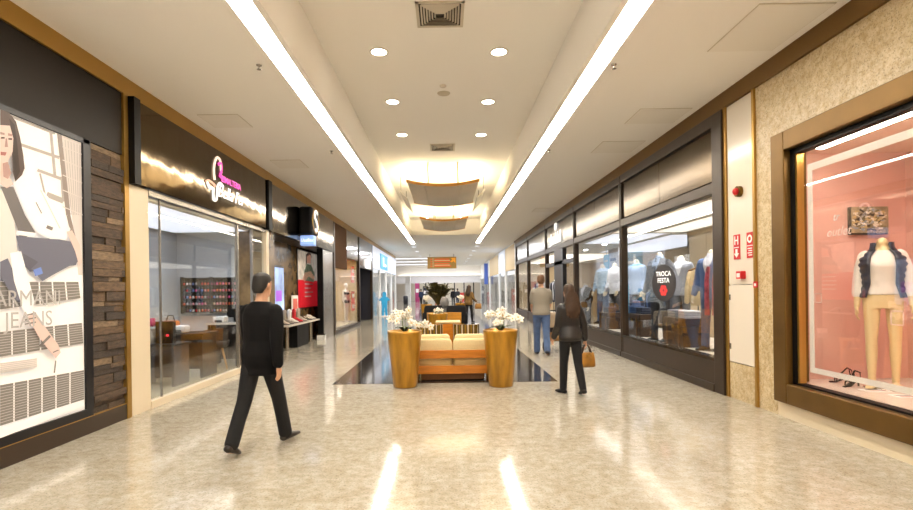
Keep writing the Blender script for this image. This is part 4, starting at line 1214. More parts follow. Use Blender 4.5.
for k, (y, x, m, lb) in enumerate(((31.2, 4.9, C_navy, 'navy'), (32.2, 4.9, mat('cloth_violet', '#6f5aa0', .8), 'violet'), (33.2, 4.9, C_blue, 'mid blue'), (41.5, 4.9, C_grey, 'grey'), (44.5, 4.9, C_dgrey, 'charcoal'))):
    t = thing('dress_form', lb + ' draped dress form in a bright shop window beyond the menswear shop', 'mannequin', (x, y, 0))
    MB(m).lathe([(.02, .5), (.24, .5), (.2, .9), (.15, 1.05), (.19, 1.3), (.16, 1.42), (.06, 1.5), (0, 1.5)], (x, y, 0), 16).build('dress', t)
    MB(M_steel).cyl((x, y, 0), (x, y, .55), .02).lathe([(0, 0), (.16, 0), (.16, .02), (0, .02)], (x, y, 0)).build('stand', t)
# far end shop: lit front with coloured displays
struct('wall_front', MB(M_white).box(-9.4, 72, 2.6, 9.4, 72.2, CZ))
w = struct('window_13')
for k in range(7):
    x = -4.2 + k * 1.35
    MB(M_dgrey if k % 3 else M_blackm).box(x - .08, 71.95, 0, x + .08, 72.1, 2.6).build('mullion', w)
MB(M_glass).box(-4.2, 72.02, 0, 3.9, 72.04, 2.6).build('glass_pane', w)
fill_panel(-4, 73, 4, 77, 2.9, M_shop, 'broad added fill panel in the shop closing the far end of the mall')
for k, (x, m, lb, h) in enumerate(((-4.0, mat('far_magenta', '#a83a6a', .6), 'magenta', 2.6), (-2.9, C_dgrey, 'dark grey', 2.2), (2.2, mat('far_red', '#c8483c', .6), 'red', 1.2), (-1.2, mat('far_orange', '#d6683a', .6), 'orange', 1.6), (3.2, C_navy, 'navy', 2.1))):
    o = tag(MB(m).box(x - .3, 71.0, 0, x + .3, 71.6, h).use(M_white).box(x - .2, 70.98, h * .5, x + .2, 71.0, h * .7).build('display_totem'), lb + ' upright display totem at the far end of the mall', 'display')
# ================================================================== CEILING FITTINGS
def downlight(x, y, z, r, label, group, m=None):
    o = thing('downlight', label, 'light', (x, y, z), group)
    tr = MB(M_whiteg).lathe([(r * 1.18, 0), (r * 1.15, -.012), (r, -.014), (r, .0)], (x, y, z), 24).build('trim_ring', o)
    MB(m or M_down).cyl((x, y, z - .002), (x, y, z - .008), r, n=24).build('lens', tr)
TZc = TZ
dl = on_dl = []
for k, (py, ord_) in enumerate(((51.5, 'nearest'), (101.5, 'middle'), (134.5, 'farthest'))):
    for px, side in ((379, 'salon'), (499, 'menswear')) if k == 0 else (((392.5, 'salon'), (488, 'menswear')) if k == 1 else ((402, 'salon'), (481, 'menswear'))):
        a, b_ = ray(px, py)
        D = (TZ - CH) / b_
        downlight(a * D, D, TZ, .115, f'round downlight on the {side} side, {ord_} of the three pairs in the raised ceiling', 'raised ceiling downlights')
for yy in (5.6, 3.4):
    for x in (-.95, .95):
        downlight(x, yy, TZ, .115, 'round downlight in the raised ceiling in front of the big air grille', 'raised ceiling downlights before the grille')
def grille(px, py, label, n):
    a, b_ = ray(px, py); D = (TZ - CH) / b_
    x, y = a * D, D
    o = thing('air_grille', label, 'vent', (x, y, TZ))
    S = .31
    mb = MB(M_grille)
    for d in ((-S, -S, S, -S + .04), (-S, S - .04, S, S), (-S, -S, -S + .04, S), (S - .04, -S, S, S)):
        mb.box(x + d[0], y + d[1], TZ - .012, x + d[2], y + d[3], TZ)
    mb.build('frame', o)
    MB(mat('vent_shade', '#3c342a', .8)).box(x - S + .04, y - S + .04, TZ - .004, x + S - .04, y + S - .04, TZ - .002).build('recess_shade', o)  # thin dark sheet paints the shade inside the vent
    mb = MB(M_grille)
    for k in range(6):
        r = .24 - k * .035
        for sx, sy in ((1, 0), (-1, 0), (0, 1), (0, -1)):
            if sx: mb.obox((x + sx * r, y, TZ - .012), (.011, 0, .01 * sx), (0, r, 0), (0, 0, .002))
            else: mb.obox((x, y + sy * r, TZ - .012), (r, 0, 0), (0, .011, .01 * sy), (0, 0, .002))
    mb.build('louvre', o)
grille(440, 14.5, 'large square louvred air grille in the raised ceiling', 6)
grille(442.5, 147.3, 'square louvred air grille just before the hanging curved panels', 6)
a, b_ = ray(443.7, 93.3); D = (TZ - CH) / b_
o = tag(MB(mat('speaker_grey', '#c3b8a4', .6)).lathe([(.12, 0), (.11, -.012), (0, -.014)], (a * D, D, TZ)).build('ceiling_speaker'), 'round grey speaker disc in the raised ceiling between the downlights', 'speaker')
a, b_ = ray(443, 85.5); D = (TZ - CH) / b_
o = thing('smoke_detector', 'small smoke detector in the raised ceiling beside the speaker disc', 'detector', (a * D, D, TZ))
MB(M_whiteg).lathe([(.06, 0), (.055, -.02), (.03, -.035), (0, -.036)], (a * D, D, TZ), 18).build('housing', o)
for k, (px, py, lb) in enumerate(((259, 65, 'near the nail salon fascia'), (331.5, 151, 'above the shoe shop'), (614, 64.5, 'near the white utility panel'), (549, 150, 'above the menswear bronze panels'))):
    a, b_ = ray(px, py); D = (CZ - CH) / b_
    o = thing('sprinkler', 'small sprinkler head in the low ceiling ' + lb, 'sprinkler', (a * D, D, CZ))
    MB(M_steel).lathe([(.035, 0), (.03, -.01), (.012, -.014), (.01, -.05), (.03, -.055), (0, -.06)], (a * D, D, CZ), 12).build('head', o)
def hatch_panel(px, py, w, d, label):
    a, b_ = ray(px, py); D = (CZ - CH) / b_
    x, y = a * D, D
    o = thing('access_hatch', label, 'hatch', (x, y, CZ))
    MB(M_hatch).box(x - w / 2, y - d / 2, CZ - .012, x + w / 2, y + d / 2, CZ - .002).build('leaf', o)
    MB(M_grille).box(x - w / 2 - .012, y - d / 2 - .012, CZ - .006, x + w / 2 + .012, y + d / 2 + .012, CZ - .001).build('frame', o)
hatch_panel(226, 121, .62, .62, 'square ceiling access hatch above the nail salon sign')
hatch_panel(290, 164, .62, .7, 'square ceiling access hatch above the shoe shop')
hatch_panel(766, 29, .75, 1.0, 'large ceiling access hatch near the granite wall')
hatch_panel(657, 116, .8, .7, 'ceiling access hatch above the nearest bronze fascia panel')
hatch_panel(617, 147, .8, .8, 'ceiling access hatch above the second bronze fascia panel')
hatch_panel(545, 210, .8, .9, 'ceiling access hatch near the menswear shop sign')

# hanging curved panels
M_panel = mat('linen_panel', '#d9cfbe', .6, noise=.08, nscale=60)
M_pedge = mat('wood_edge', '#dd9f45', .4)
def curved(y0, y1, label, xc):
    o = thing('hanging_panel_lamp', label, 'lamp', (xc, y0, 4.5), 'curved hanging panels')
    W, z0, sag, n = 1.0, 4.62, .13, 14
    def zz(u): return z0 - sag * (1 - u * u)
    for s0, s1 in ((-1, -.52), (-.515, .515), (.52, 1)):
        A, Bq = [], []
        for k in range(n + 1):
            u = s0 + (s1 - s0) * k / n
            A.append((xc + u * W, zz(u)))
        P = [V((x, y, z + t)) for y in (y0, y1) for t in (0, .03) for x, z in A]
        m = n + 1
        mb = MB(M_panel).smooth()
        fs = []
        for k in range(n):
            fs += [(k, 2 * m + k, 2 * m + k + 1, k + 1), (m + k, m + k + 1, 3 * m + k + 1, 3 * m + k), (k, k + 1, m + k + 1, m + k), (2 * m + k, 3 * m + k, 3 * m + k + 1, 2 * m + k + 1)]
        fs += [(0, m, 3 * m, 2 * m), (n, 2 * m + n, 3 * m + n, m + n)]
        mb.add(P, fs)
        mb.build('panel', o)
    for y, nm in ((y0 - .02, 'edge_board'), (y1, 'edge_board')):
        mb = MB(M_pedge)
        A = [(xc + u * (W + .02), zz(u)) for u in [-1 + 2 * k / 24 for k in range(25)]]
        mb.poly([(x, y, z - .01) for x, z in A] + [(x, y, z + .07) for x, z in A[::-1]], (0, .02, 0))
        mb.build(nm, o)
    for dx in (-.42, .42):
        for yy in (y0 + .15, y1 - .3): MB(mat('rod_grey', '#c8b893', .4, .3)).cyl((xc + dx, yy, 4.5), (xc + dx, yy, TZ), .022).build('hanger_rod', o)
    for dx in (-.72, .72):
        MB(M_up).box(xc + dx - .04, y0 + .25, 4.64, xc + dx + .04, y1 - .25, 4.67).build('lamp_tube', o)
a, _ = ray(443, 185)
curved(14.2, 17.6, 'nearest curved linen panel lamp hung by two rods in the raised ceiling', a * 14.2)
curved(21.4, 25.0, 'farther curved linen panel lamp near the end of the raised ceiling', a * 21.4 + .02)
for s, d in ((-1, 'salon'), (1, 'menswear')):
    x = -.08 + s * 1.22
    o = thing('glass_reflector', f'white angled reflector beside the nearest curved panel on the {d} side', 'reflector', (x, 17, 4.4))
    MB(mat('reflector', '#f4f0e6', .25)).poly([(x - s * .14, 15.9, 4.48), (x + s * .1, 15.9, 4.75), (x + s * .1, 18.8, 4.75), (x - s * .14, 18.8, 4.48)], (s * .02, 0, -.02)).build('sheet', o)
    for yy in (16.2, 18.5): MB(M_steel).cyl((x + s * .09, yy, 4.7), (x + s * .09, yy, TZ), .012).build('hanger_rod', o)
# far downlights along the flat ceiling
k = 0
for y in (33, 37, 41.5, 46, 50.5, 55):
    downlight(2.05, y, CZ, .16, 'round downlight in the row on the menswear side of the flat far ceiling', 'far downlights on the menswear side', M_far)
for y in (33, 37, 42, 48):
    downlight(-2.05, y, CZ, .16, 'round downlight in the row on the shoe shop side of the flat far ceiling', 'far downlights on the shoe shop side', M_far)
for y in (33, 37.5, 42, 47, 52, 57):
    for x in (-2.05, 2.05):
        L = bpy.data.lights.new('far_lamp', 'AREA'); L.shape = 'DISK'; L.size = .3; L.energy = 105; L.color = (.9, .94, 1)
        lo = bpy.data.objects.new('downlight_beam', L); lo.location = (x, y, CZ - .03); COL.objects.link(lo)
fill_panel(-6, 62, 6, 70, CZ, M_far, 'very broad added fill panel, unseen, in the ceiling beyond the far bulkhead')  # added panel, hidden behind the bulkhead, lights the far end
# hanging directory sign
o = thing('hanging_sign', 'brown hanging directory sign with orange lines and arrow over the corridor', 'sign', (-.35, 40, 3.3))
p0, p1 = at(427.5, 268.7, 40), at(456.3, 256.7, 40)
MB(mat('sign_brown', '#96702a', .5, 0, .25)).box(p0.x, 40, p0.z, p1.x, 40.12, p1.z).build('board', o)
mb = MB(mat('sign_orange', '#d8571f', .5, 0, .3))
w_, h_ = p1.x - p0.x, p1.z - p0.z
for k in range(4):
    z = p0.z + h_ * (.16 + .2 * k)
    mb.box(p0.x + w_ * .24, 39.985, z, p0.x + w_ * (.82 - .06 * (k % 2)), 40, z + h_ * .09)
    mb.box(p0.x + w_ * .1, 39.985, z, p0.x + w_ * .17, 40, z + h_ * .09)
mb.build('text_line', o)
MB(mat('sign_cream', '#e6c792', .5, 0, .3)).box(p0.x + w_ * .19, 39.985, p0.z + h_ * .1, p0.x + w_ * .2, 40, p1.z - h_ * .1).box(p0.x + w_ * .24, 39.985, p0.z + h_ * .27, p0.x + w_ * .78, 40, p0.z + h_ * .31).box(p0.x + w_ * .24, 39.985, p0.z + h_ * .67, p0.x + w_ * .78, 40, p0.z + h_ * .71).build('text_line', o)
MB(mat('sign_amber', '#d98a17', .5, 0, .5)).poly([(p0.x + w_ * u, 39.98, p0.z + h_ * v) for u, v in ((.8, .9), (.97, .9), (.97, .45), (.9, .62), (.84, .5), (.79, .62), (.86, .76))], (0, .01, 0)).build('arrow', o)
for x in (p0.x + .2, p1.x - .2): MB(M_steel).cyl((x, 40.06, p1.z), (x, 40.06, CZ), .02).build('hanger_rod', o)

# ================================================================== ISLAND
M_pot = mat('gold_planter', '#b08024', .28, .45, noise=.3, nscale=3, stretch=(3, 3, .6), coat=.3)
M_soil = mat('soil', '#3a2a1c', .9)
M_pet = mat('orchid_petal', '#f6f1e6', .6)
M_ocen = mat('orchid_centre', '#e0b33c', .6)
M_leafd = mat('orchid_leaf', '#3f4a25', .45)
M_stem = mat('orchid_stem', '#6b7a3a', .6)
def blossom(mb, c, nrm, r):
    c, nrm = V(c), V(nrm).normalized()
    a = nrm.orthogonal().normalized(); b2 = nrm.cross(a)
    mb.use(M_pet).smooth()
    for k in range(5):
        t = 2 * PI * k / 5 + .3
        d = a * math.cos(t) + b2 * math.sin(t)
        sd = nrm.cross(d)
        mb.limb([c + d * r * .12, c + d * r * .55 + nrm * r * .12, c + d * r * .95 + nrm * r * .02], [r * .16, r * .36, r * .16], [r * .05] * 3, ref=sd, n=8)
    mb.use(M_ocen).ell(c + nrm * r * .15, (r * .18,) * 3, 8, 5)
def orchid(par, seed, spread, rz0=0):
    rr = random.Random(seed)
    for k in range(7):
        t = 2 * PI * k / 7 + rz0 + rr.uniform(-.3, .3)
        d = V((math.cos(t), math.sin(t), 0))
        L = rr.uniform(.13, .2)
        MB(M_leafd).limb([V((0, 0, .93)) + d * .03, V((0, 0, 1.0)) + d * L * .55, V((0, 0, .97 + rr.uniform(-.03, .04))) + d * L], [.018, .042, .014], [.006] * 3, ref=(-d.y, d.x, 0), n=8).build('leaf', par)
    for dx, dy, h, n in spread:
        tip = V((dx, dy, .92 + h))
        P0, P1 = V((dx * .15, dy * .15, .92)), V((dx * .25, dy * .25, .95 + h * 1.05))
        pts = [P0.lerp(P1, k / 5) if k <= 5 else P1 for k in range(6)]
        arc = [P1.lerp(tip, k / 6) + V((0, 0, .05 * math.sin(PI * k / 6))) for k in range(1, 7)]
        stm = MB(M_stem).tube(pts + arc, .005, 6).build('stem', par)
        for k in range(n + 2):
            c = P1.lerp(tip, (k + .5) / n * 1.15 - .1) + V((rr.uniform(-.05, .05), rr.uniform(-.06, .06), rr.uniform(-.05, .06)))
            mb = MB()
            blossom(mb, c, (rr.uniform(-.6, .6), -1, rr.uniform(-.1, .6)), rr.uniform(.052, .072))
            mb.build('blossom', stm)
def planter(x, y, seed, spread, label, cat='planter'):
    t = local('orchid_planter', label, cat, (x, y, 0), 0, 'tall gold planters with white orchids')
    pt = MB(M_pot).lathe([(0, 0), (.185, 0), (.2, .02), (.285, .9), (.285, .935), (.265, .935), (.262, .88), (0, .88)], n=40).build('pot', t)
    MB(M_soil).lathe([(.262, .885), (.1, .91), (0, .915)], n=24).build('soil', pt)
    orchid(t, seed, spread)
    return t
planter(-.70, 8.5, 3, [(-.12, -.05, .22, 7), (.06, .06, .26, 7), (.34, -.06, .1, 6), (-.2, .05, .25, 4)], 'tall tapered gold planter of white orchids at the salon end of the sofa back')
planter(.89, 8.46, 5, [(-.16, -.02, .25, 8), (.02, .05, .24, 7), (.26, -.04, .17, 7), (-.05, -.06, .15, 4)], 'tall tapered gold planter of white orchids at the menswear end of the sofa back')

M_cush = mat('cushion_cream', '#d6c294', .85, noise=.05, nscale=40)
M_cushd = mat('cushion_tan', '#bfa470', .85)
def cushion(mb, x0, y0, z0, x1, y1, z1):
    c = V(((x0 + x1) / 2, (y0 + y1) / 2, (z0 + z1) / 2)); hx, hy, hz = (x1 - x0) / 2, (y1 - y0) / 2, (z1 - z0) / 2
    R = []
    n = 10
    def se(t, e): return math.copysign(abs(t) ** e, t)
    for k in range(1, 10):
        ph = -PI / 2 + PI * k / 10
        R.append([c + V((hx * se(math.cos(ph), .2) * se(math.cos(2 * PI * j / 28), .2), hy * se(math.cos(ph), .2) * se(math.sin(2 * PI * j / 28), .2), hz * se(math.sin(ph), .6))) for j in range(28)])
    mb.smooth().loft(R)
    return mb
def sofa(x, y, w, label, far=False):
    t = local('sofa', label, 'sofa', (x, y, 0), 0, 'wooden slatted sofas on the dark floor')
    h = w / 2
    for z0, z1 in ((.40, .545), (.13, .275)):
        MB(M_orange).box(-h, 0, z0, h, .045, z1).build('back_slat', t, bevel=.006)
    for s in (-1, 1):
        MB(M_oak).box(s * h - .04, -.005, .0, s * h + .04, .06, .56).build('leg', t)
        MB(M_oak).box(s * h - .04, .72, .0, s * h + .04, .8, .56).build('leg', t)
        MB(M_oak).box(s * h - .05, -.01, .54, s * h + .05, .82, .59).build('arm', t, bevel=.008)
    MB(M_orange).box(-h, .05, .13, h, .8, .19).build('seat_frame', t)
    MB(mat('dark_wood', '#6a3f16', .4)).box(-h + .12, .08, .02, h - .12, .7, .13).build('base', t)
    for s in (-1, 1):
        x0, x1 = sorted((s * .003, s * (h - .05)))
        cushion(MB(M_cushd), x0, .06, .19, x1, .8, .40).build('seat_cushion', t)
        cushion(MB(M_cush), x0, .05, .36, x1, .27, .735).build('back_cushion', t)
        cushion(MB(M_cush), x0 + .03, .24, .42, x1 - .03, .44, .80).build('pillow', t)
    return t
sofa(.10, 8.93, 1.36, 'wooden slatted sofa with cream cushions seen from behind between two gold planters')
# facing seats further along
M_strg = mat('stripe_gold', '#a8822f', .25, .5); M_strd = mat('stripe_dark', '#3a2a16', .3, .3); M_strl = mat('stripe_cream', '#e8dcc0', .3, .2)
def barrel(x, y, label):
    t = local('striped_armchair', label, 'armchair', (x, y, 0), 0, 'striped tub armchairs')
    mb = MB(M_strg)
    n = 40
    for k in range(n):
        t0, t1 = [-PI * .12 - (PI * .76) * a for a in (k / n, (k + 1) / n)]
        t0 = PI + .1 + (PI - .2) * k / n; t1 = PI + .1 + (PI - .2) * (k + 1) / n
        mb.use((M_strg, M_strg, M_strd, M_strl, M_strg, M_strd)[k % 6])
        q = [V((r * math.cos(a), r * math.sin(a), 0)) for r in (.33, .26) for a in (t0, t1)]
        mb.poly([q[0], q[1], q[3], q[2]], (0, 0, .76)) if False else mb.add([q[0] + V((0, 0, .1)), q[1] + V((0, 0, .1)), q[3] + V((0, 0, .1)), q[2] + V((0, 0, .1)), q[0] + V((0, 0, .76)), q[1] + V((0, 0, .76)), q[3] + V((0, 0, .76)), q[2] + V((0, 0, .76))], [(0, 1, 5, 4), (1, 2, 6, 5), (2, 3, 7, 6), (3, 0, 4, 7), (4, 5, 6, 7), (3, 2, 1, 0)])
    mb.build('tub_back', t)
    cushion(MB(M_cush), -.27, -.25, .12, .27, .3, .46).build('seat', t)
    for sx in (-1, 1):
        for sy in (-.2, .22): MB(M_strd).cyl((sx * .22, sy, 0), (sx * .22, sy, .14), .022).build('leg', t)
    return t
barrel(-.42, 12.6, 'gold striped tub armchair behind the sofa on the salon side')
barrel(.48, 12.6, 'gold striped tub armchair behind the sofa on the menswear side')
o = thing('block_table', 'low wooden block table with cream top between the striped armchairs', 'table', (.05, 13.4, 0))
MB(M_orange).box(-.26, 13.1, 0, .34, 13.7, .74).build('body', o, bevel=.01)
MB(M_cush).box(-.28, 13.08, .74, .36, 13.72, .79).build('top', o, bevel=.015)
o = thing('wooden_counter', 'wide honey coloured wooden bench back beyond the striped armchairs', 'bench', (-.08, 17, 0))
MB(M_oak).box(-.65, 17, .05, .5, 17.08, .85).build('back_board', o, bevel=.01)
MB(M_orange).box(-.65, 17.08, .3, .5, 17.6, .4).build('seat', o)
for x in (-.6, .45): MB(M_oak).box(x - .04, 17.0, 0, x + .04, 17.6, .3).build('leg', o)
planter(-.25, 14.6, 9, [(-.05, 0, .05, 6), (.08, 0, .08, 5)], 'gold planter of white orchids behind the block table')
for k, (x, y, lb) in enumerate(((-.55, 22, 'black armchair left of the grey ball on the far seating island'), (.42, 21.5, 'black armchair right of the grey ball on the far seating island'))):
    t = local('black_armchair', lb.replace('left of', 'on the salon side of').replace('right of', 'on the menswear side of'), 'armchair', (x, y, 0))
    cushion(MB(C_black), -.42, -.06, .2, .42, .2, .95).build('backrest', t)
    cushion(MB(C_black), -.4, .1, .18, .4, .7, .45).build('seat', t)
    for s in (-1, 1):
        cushion(MB(C_black), s * .4 - .09, -.02, .15, s * .4 + .09, .72, .62).build('arm', t)
        for yy in (.02, .65): MB(M_steel).cyl((s * .36, yy, 0), (s * .36, yy, .2), .02).build('leg', t)
for x, y, sd, lb in ((-.95, 24.5, 12, 'gold planter of white orchids left of the potted palm'), (.72, 25.5, 13, 'gold planter of white orchids beside the far shopper')):
    planter(x, y, sd, [(-.1, 0, .3, 8), (.12, 0, .3, 8), (0, .05, .2, 6)], lb.replace('left of', 'on the salon side of'))
# big potted palm
t = thing('potted_palm', 'large bushy olive brown potted plant in the middle of the seating island', 'plant', (-.42, 26.2, 0))
MB(M_oak).lathe([(0, 0), (.28, 0), (.34, .8), (.3, .8), (.28, .72), (0, .72)], (-.42, 26.2, 0)).build('pot', t)
mb = MB(mat('palm_leaf', '#4d4620', .6, noise=.3, nscale=4))
rr = random.Random(21)
for k in range(84):
    a_ = 2 * PI * k / 84 * 5.3; up = rr.uniform(.25, 1)
    d = V((math.cos(a_), math.sin(a_), 0)); L = rr.uniform(.85, 1.3)
    b0 = V((-.42, 26.2, .75)); sp = .22 + .38 * (1 - up) + .15
    pts = [b0, b0 + d * sp * L * .5 + V((0, 0, L * .5)), b0 + d * sp * L * .95 + V((0, 0, L * (.62 + .38 * up))), b0 + d * sp * L * 1.25 + V((0, 0, L * (.55 + .45 * up)))]
    mb.limb(pts, [.02, .1, .12, .02], [.008] * 4, ref=(-d.y, d.x, 0), n=6)
for k in range(5):
    b0 = V((-.42, 26.2, .8)); e = V((-1.15 + .1 * k, 26.1 - .05 * k, 1.95 - .12 * k))
    mb.limb([b0, b0.lerp(e, .5) + V((0, 0, .15)), e], [.02, .07, .01], [.008] * 3, ref=(0, 1, 0), n=6)
mb.build('foliage', t)
o = tag(MB(mat('grey_ball', '#7d7a78', .6)).ell((-.08, 24.3, 1.0), (.22, .22, .3)).cyl((-.08, 24.3, 0), (-.08, 24.3, .75), .12).build('grey_urn'), 'grey rounded urn standing in front of the potted plant', 'urn')

# ================================================================== PEOPLE
S_skin = mat('skin', '#c99a7c', .55)
S_eye = mat('eye', '#2a1f1a', .3)
H_dark = mat('hair_black', '#16110f', .6); H_brown = mat('hair_brown', '#36210f', .6, noise=.3, nscale=20); H_lb = mat('hair_light_brown', '#6a4a30', .6)
def person(label, loc, rz, scale, b, parts, hair, vox=.007):
    t = local('person', label, 'person', loc, rz)
    b.body(MB(S_skin)).build('body', t, remesh=vox, sm=2)
    b.eyes(S_eye, t)
    for nm, f, m in parts:
        mb = f(MB(m)); mb.build(nm, t, remesh=.011, sm=3)
    hair(t)
    t.scale = (scale,) * 3
    return t
# man in black suit
b1 = Body(False, .06, {'R': (.34, .06, .12), 'L': (-.30, .18, -.35)}, {'R': (-.22, .14, .25), 'L': (.25, .16, .25)})
person('man in a black suit walking away in front of the nail salon', (-1.9, 5.2, 0), -math.atan2(.2, .62), 1.035, b1,
       [('trousers', lambda m: b1.trousers(m, .016, .068, 1.02, .004), C_black), ('jacket', lambda m: b1.jacket(m, .028, .76, 1.03, 1, .02), mat('suit_black', '#09080a', .8, spec=.2))] +
       [('shoe', (lambda k: lambda m: b1.shoe(m, k))(k), mat('shoe_brown', '#1f1612', .35)) for k in 'RL'], lambda t: short_hair(b1, H_dark, t))
# woman with long hair
b2 = Body(True, .05, {'R': (-.16, .22, -.2), 'L': (.1, .02, .02)}, {'R': (-.12, .28, .15), 'L': (.1, .12, .5)})
W_p = (1.87, 7.72, 0)
person('woman with long brown hair in black leather jacket and trousers walking away', W_p, .25, .95, b2,
       [('trousers', lambda m: b2.trousers(m, .012, .055, 1.0), C_black), ('jacket', lambda m: b2.jacket(m, .03, .86, 1.0, 1, .02), mat('leather_black', '#1a1718', .35))] +
       [('shoe', (lambda k: lambda m: b2.shoe(m, k))(k), C_black) for k in 'RL'], lambda t: long_hair(b2, H_brown, t, 1.22, .12))
def carry(bd, k, loc, rz, sc):
    w = bd.arm[k][2] + bd.arm[k][3] * .085
    return V(loc) + Matrix.Rotation(rz, 3, 'Z') @ (w * sc)
def bag(name, label, grip, w, h, d, drop, m, mh, rz=0):
    t = local(name, label, 'bag', grip, rz)
    mb = MB(m).smooth()
    R = []
    for q, e, f in ((0, .9, .8), (.08, 1, 1), (.5, 1, .9), (.92, .9, .5), (1, .86, .35)):
        R.append([V((w / 2 * e * math.copysign(abs(math.cos(2 * PI * j / 24)) ** .5, math.cos(2 * PI * j / 24)), d / 2 * f * math.copysign(abs(math.sin(2 * PI * j / 24)) ** .6, math.sin(2 * PI * j / 24)), -drop - h + h * q)) for j in range(24)])
    mb.loft(R)
    mb.build('bag_body', t)
    for s in (-1, 1):
        MB(mh).tube([(-w * .28, s * d * .15, -drop - h * .06), (-w * .2, s * d * .12, -drop * .5), (-.03, s * .01, -.005), (.03, s * .01, -.005), (w * .2, s * d * .12, -drop * .5), (w * .28, s * d * .15, -drop - h * .06)], .009, 6).build('handle', t)
    MB(mat('brass', '#b08c46')).box(-.02, -d * .42, -drop - h * .25, .02, -d * .36, -drop - h * .15).build('clasp', t)
bag('handbag', 'mustard and brown handbag hanging from the hand of the long haired woman', carry(b2, 'R', W_p, .25, .95) + V((.01, 0, .01)), .27, .22, .14, .12, mat('leather_mustard', '#96681c', .5, noise=.4, nscale=6), mat('leather_brown', '#3d2413', .5), .2)
# man in grey t-shirt
b3 = Body(False, .02, {'R': (-.2, .25, -.25), 'L': (.16, .03, .05)}, {'R': (.3, .06, .95), 'L': (.25, .05, .9)})
person('man in a light grey t-shirt and blue jeans walking away behind a pushchair', (2.3, 12.35, 0), -.12, 1.11, b3,
       [('jeans', lambda m: b3.trousers(m, .018, .07, 1.0, .008), mat('jeans_blue', '#4a5f85', .85, noise=.2, nscale=12)), ('tshirt', lambda m: b3.jacket(m, .03, .88, 1.02, .5, .02), mat('tshirt_grey', '#8f877b', .85))] +
       [('shoe', (lambda k: lambda m: b3.shoe(m, k))(k), mat('shoe_navy', '#1d2330', .5)) for k in 'RL'], lambda t: short_hair(b3, H_lb, t))
# far woman
b4 = Body(True, .04, {'R': (.2, .1, .05), 'L': (-.15, .1, -.1)}, {'R': (.15, .25, .9), 'L': (.0, .12, .3)})
P4 = (1.1, 24.6, 0)
person('distant woman in mustard top and black leggings standing by the far planters', P4, -.5, 1.04, b4,
       [('leggings', lambda m: b4.trousers(m, .008, .045, 1.0), C_black), ('top', lambda m: b4.jacket(m, .03, .84, 1.05, 1, .02), mat('top_mustard', '#7a5b2c', .8, noise=.3, nscale=9))] +
       [('shoe', (lambda k: lambda m: b4.shoe(m, k))(k), C_black) for k in 'RL'], lambda t: long_hair(b4, H_brown, t, 1.25, .11), .011)
bag('handbag', 'tan shoulder bag held out by the distant woman in mustard', carry(b4, 'R', P4, -.5, 1.04) + V((.05, 0, .0)), .32, .26, .14, .05, mat('leather_tan', '#a8762f', .5), mat('leather_brown', '#3d2413'))
# very far shoppers
b5 = Body(False, .03, {'R': (.2, .1, .1), 'L': (-.2, .2, -.2)}, None)
for k, (px, D, c1, c2, lb) in enumerate(((453, 52, C_black, C_dgrey, 'very distant shopper dressed in black near the middle of the far corridor'), (457.5, 50, C_dgrey, C_navy, 'very distant shopper in charcoal beside the one in black'), (421, 56, C_navy, C_black, 'very distant shopper in navy by the far white column'))):
    a, _ = ray(px, 290)
    person(lb, (a * D, D, 0), .2 * k, 1.0, b5, [('trousers', lambda m: b5.trousers(m), c2), ('jacket', lambda m: b5.jacket(m), c1)] + [('shoe', (lambda q: lambda m: b5.shoe(m, q))(q), C_black) for q in 'RL'], lambda t: short_hair(b5, H_dark, t, .012), .014)
# pushchair
t = local('pushchair', 'dark framed pushchair with tan basket between the walking man and woman', 'pushchair', (2.76, 12.95, 0), -.05)
fr = mat('frame_grey', '#3a3a3e', .4, .4)
for s in (-1, 1):
    MB(fr).tube([(s * .22, -.3, 1.05), (s * .22, -.1, .75), (s * .22, .35, .12)], .014).tube([(s * .22, .3, .75), (s * .22, 0, .5), (s * .22, -.28, .12)], .014).build('frame_tube', t)
    for y in (-.3, .38):
        MB(C_black).cyl((s * .24 - .02, y, .1), (s * .24 + .02, y, .1), .1, n=20).build('wheel', t)
MB(C_black).tube([(-.22, -.3, 1.05), (.22, -.3, 1.05)], .018).build('handle', t)
cushion(MB(mat('basket_tan', '#9a6f3c', .7)), -.21, -.22, .28, .21, .32, .5).build('basket', t)
cushion(MB(mat('seat_fabric', '#2e2a2a', .8)), -.2, -.1, .5, .2, .3, .62).build('seat', t)
cushion(MB(mat('hood_fabric', '#b9a58a', .8)), -.22, -.24, .62, .22, .1, 1.0).build('hood', t)

# ================================================================== NAIL SALON INSIDE
t = thing('polish_rack', 'black wall rack filled with rows of nail polish in the nail salon', 'rack', (-5.6, 12.3, 1.15))
RX0, RX1, RY = -6.35, -4.95, 12.34
MB(M_black).box(RX0, RY - .01, 1.15, RX1, RY + .01, 1.98).build('back_panel', t)
for x in (RX0, (RX0 + RX1) / 2, RX1): MB(M_black).box(x - .015, RY - .12, 1.12, x + .015, RY, 2.0).build('side_panel', t)
rz_ = [1.16, 1.32, 1.48, 1.64, 1.80]
for z in rz_ + [1.97]: MB(M_black).box(RX0, RY - .12, z - .015, RX1, RY, z).build('shelf_board', t)
PAL = [mat('polish_' + n, c, .2) for n, c in (('red', '#c8202c'), ('pink', '#e0558e'), ('rose', '#d98a94'), ('orange', '#e2643a'), ('plum', '#6d2a4d'), ('blue', '#6d86c4'), ('silver', '#b9b4b8'), ('nude', '#d9b79c'), ('white', '#efe9ea'), ('black', '#242028'))]
rr = random.Random(5)
base = {}
for m in PAL:
    base[m.name] = MB(m).lathe([(0, 0), (.022, 0), (.022, .055), (.01, .06), (.01, .065)], n=10).use(M_black).lathe([(.013, .06), (.01, .105), (0, .105)], n=8)
meshes = {}
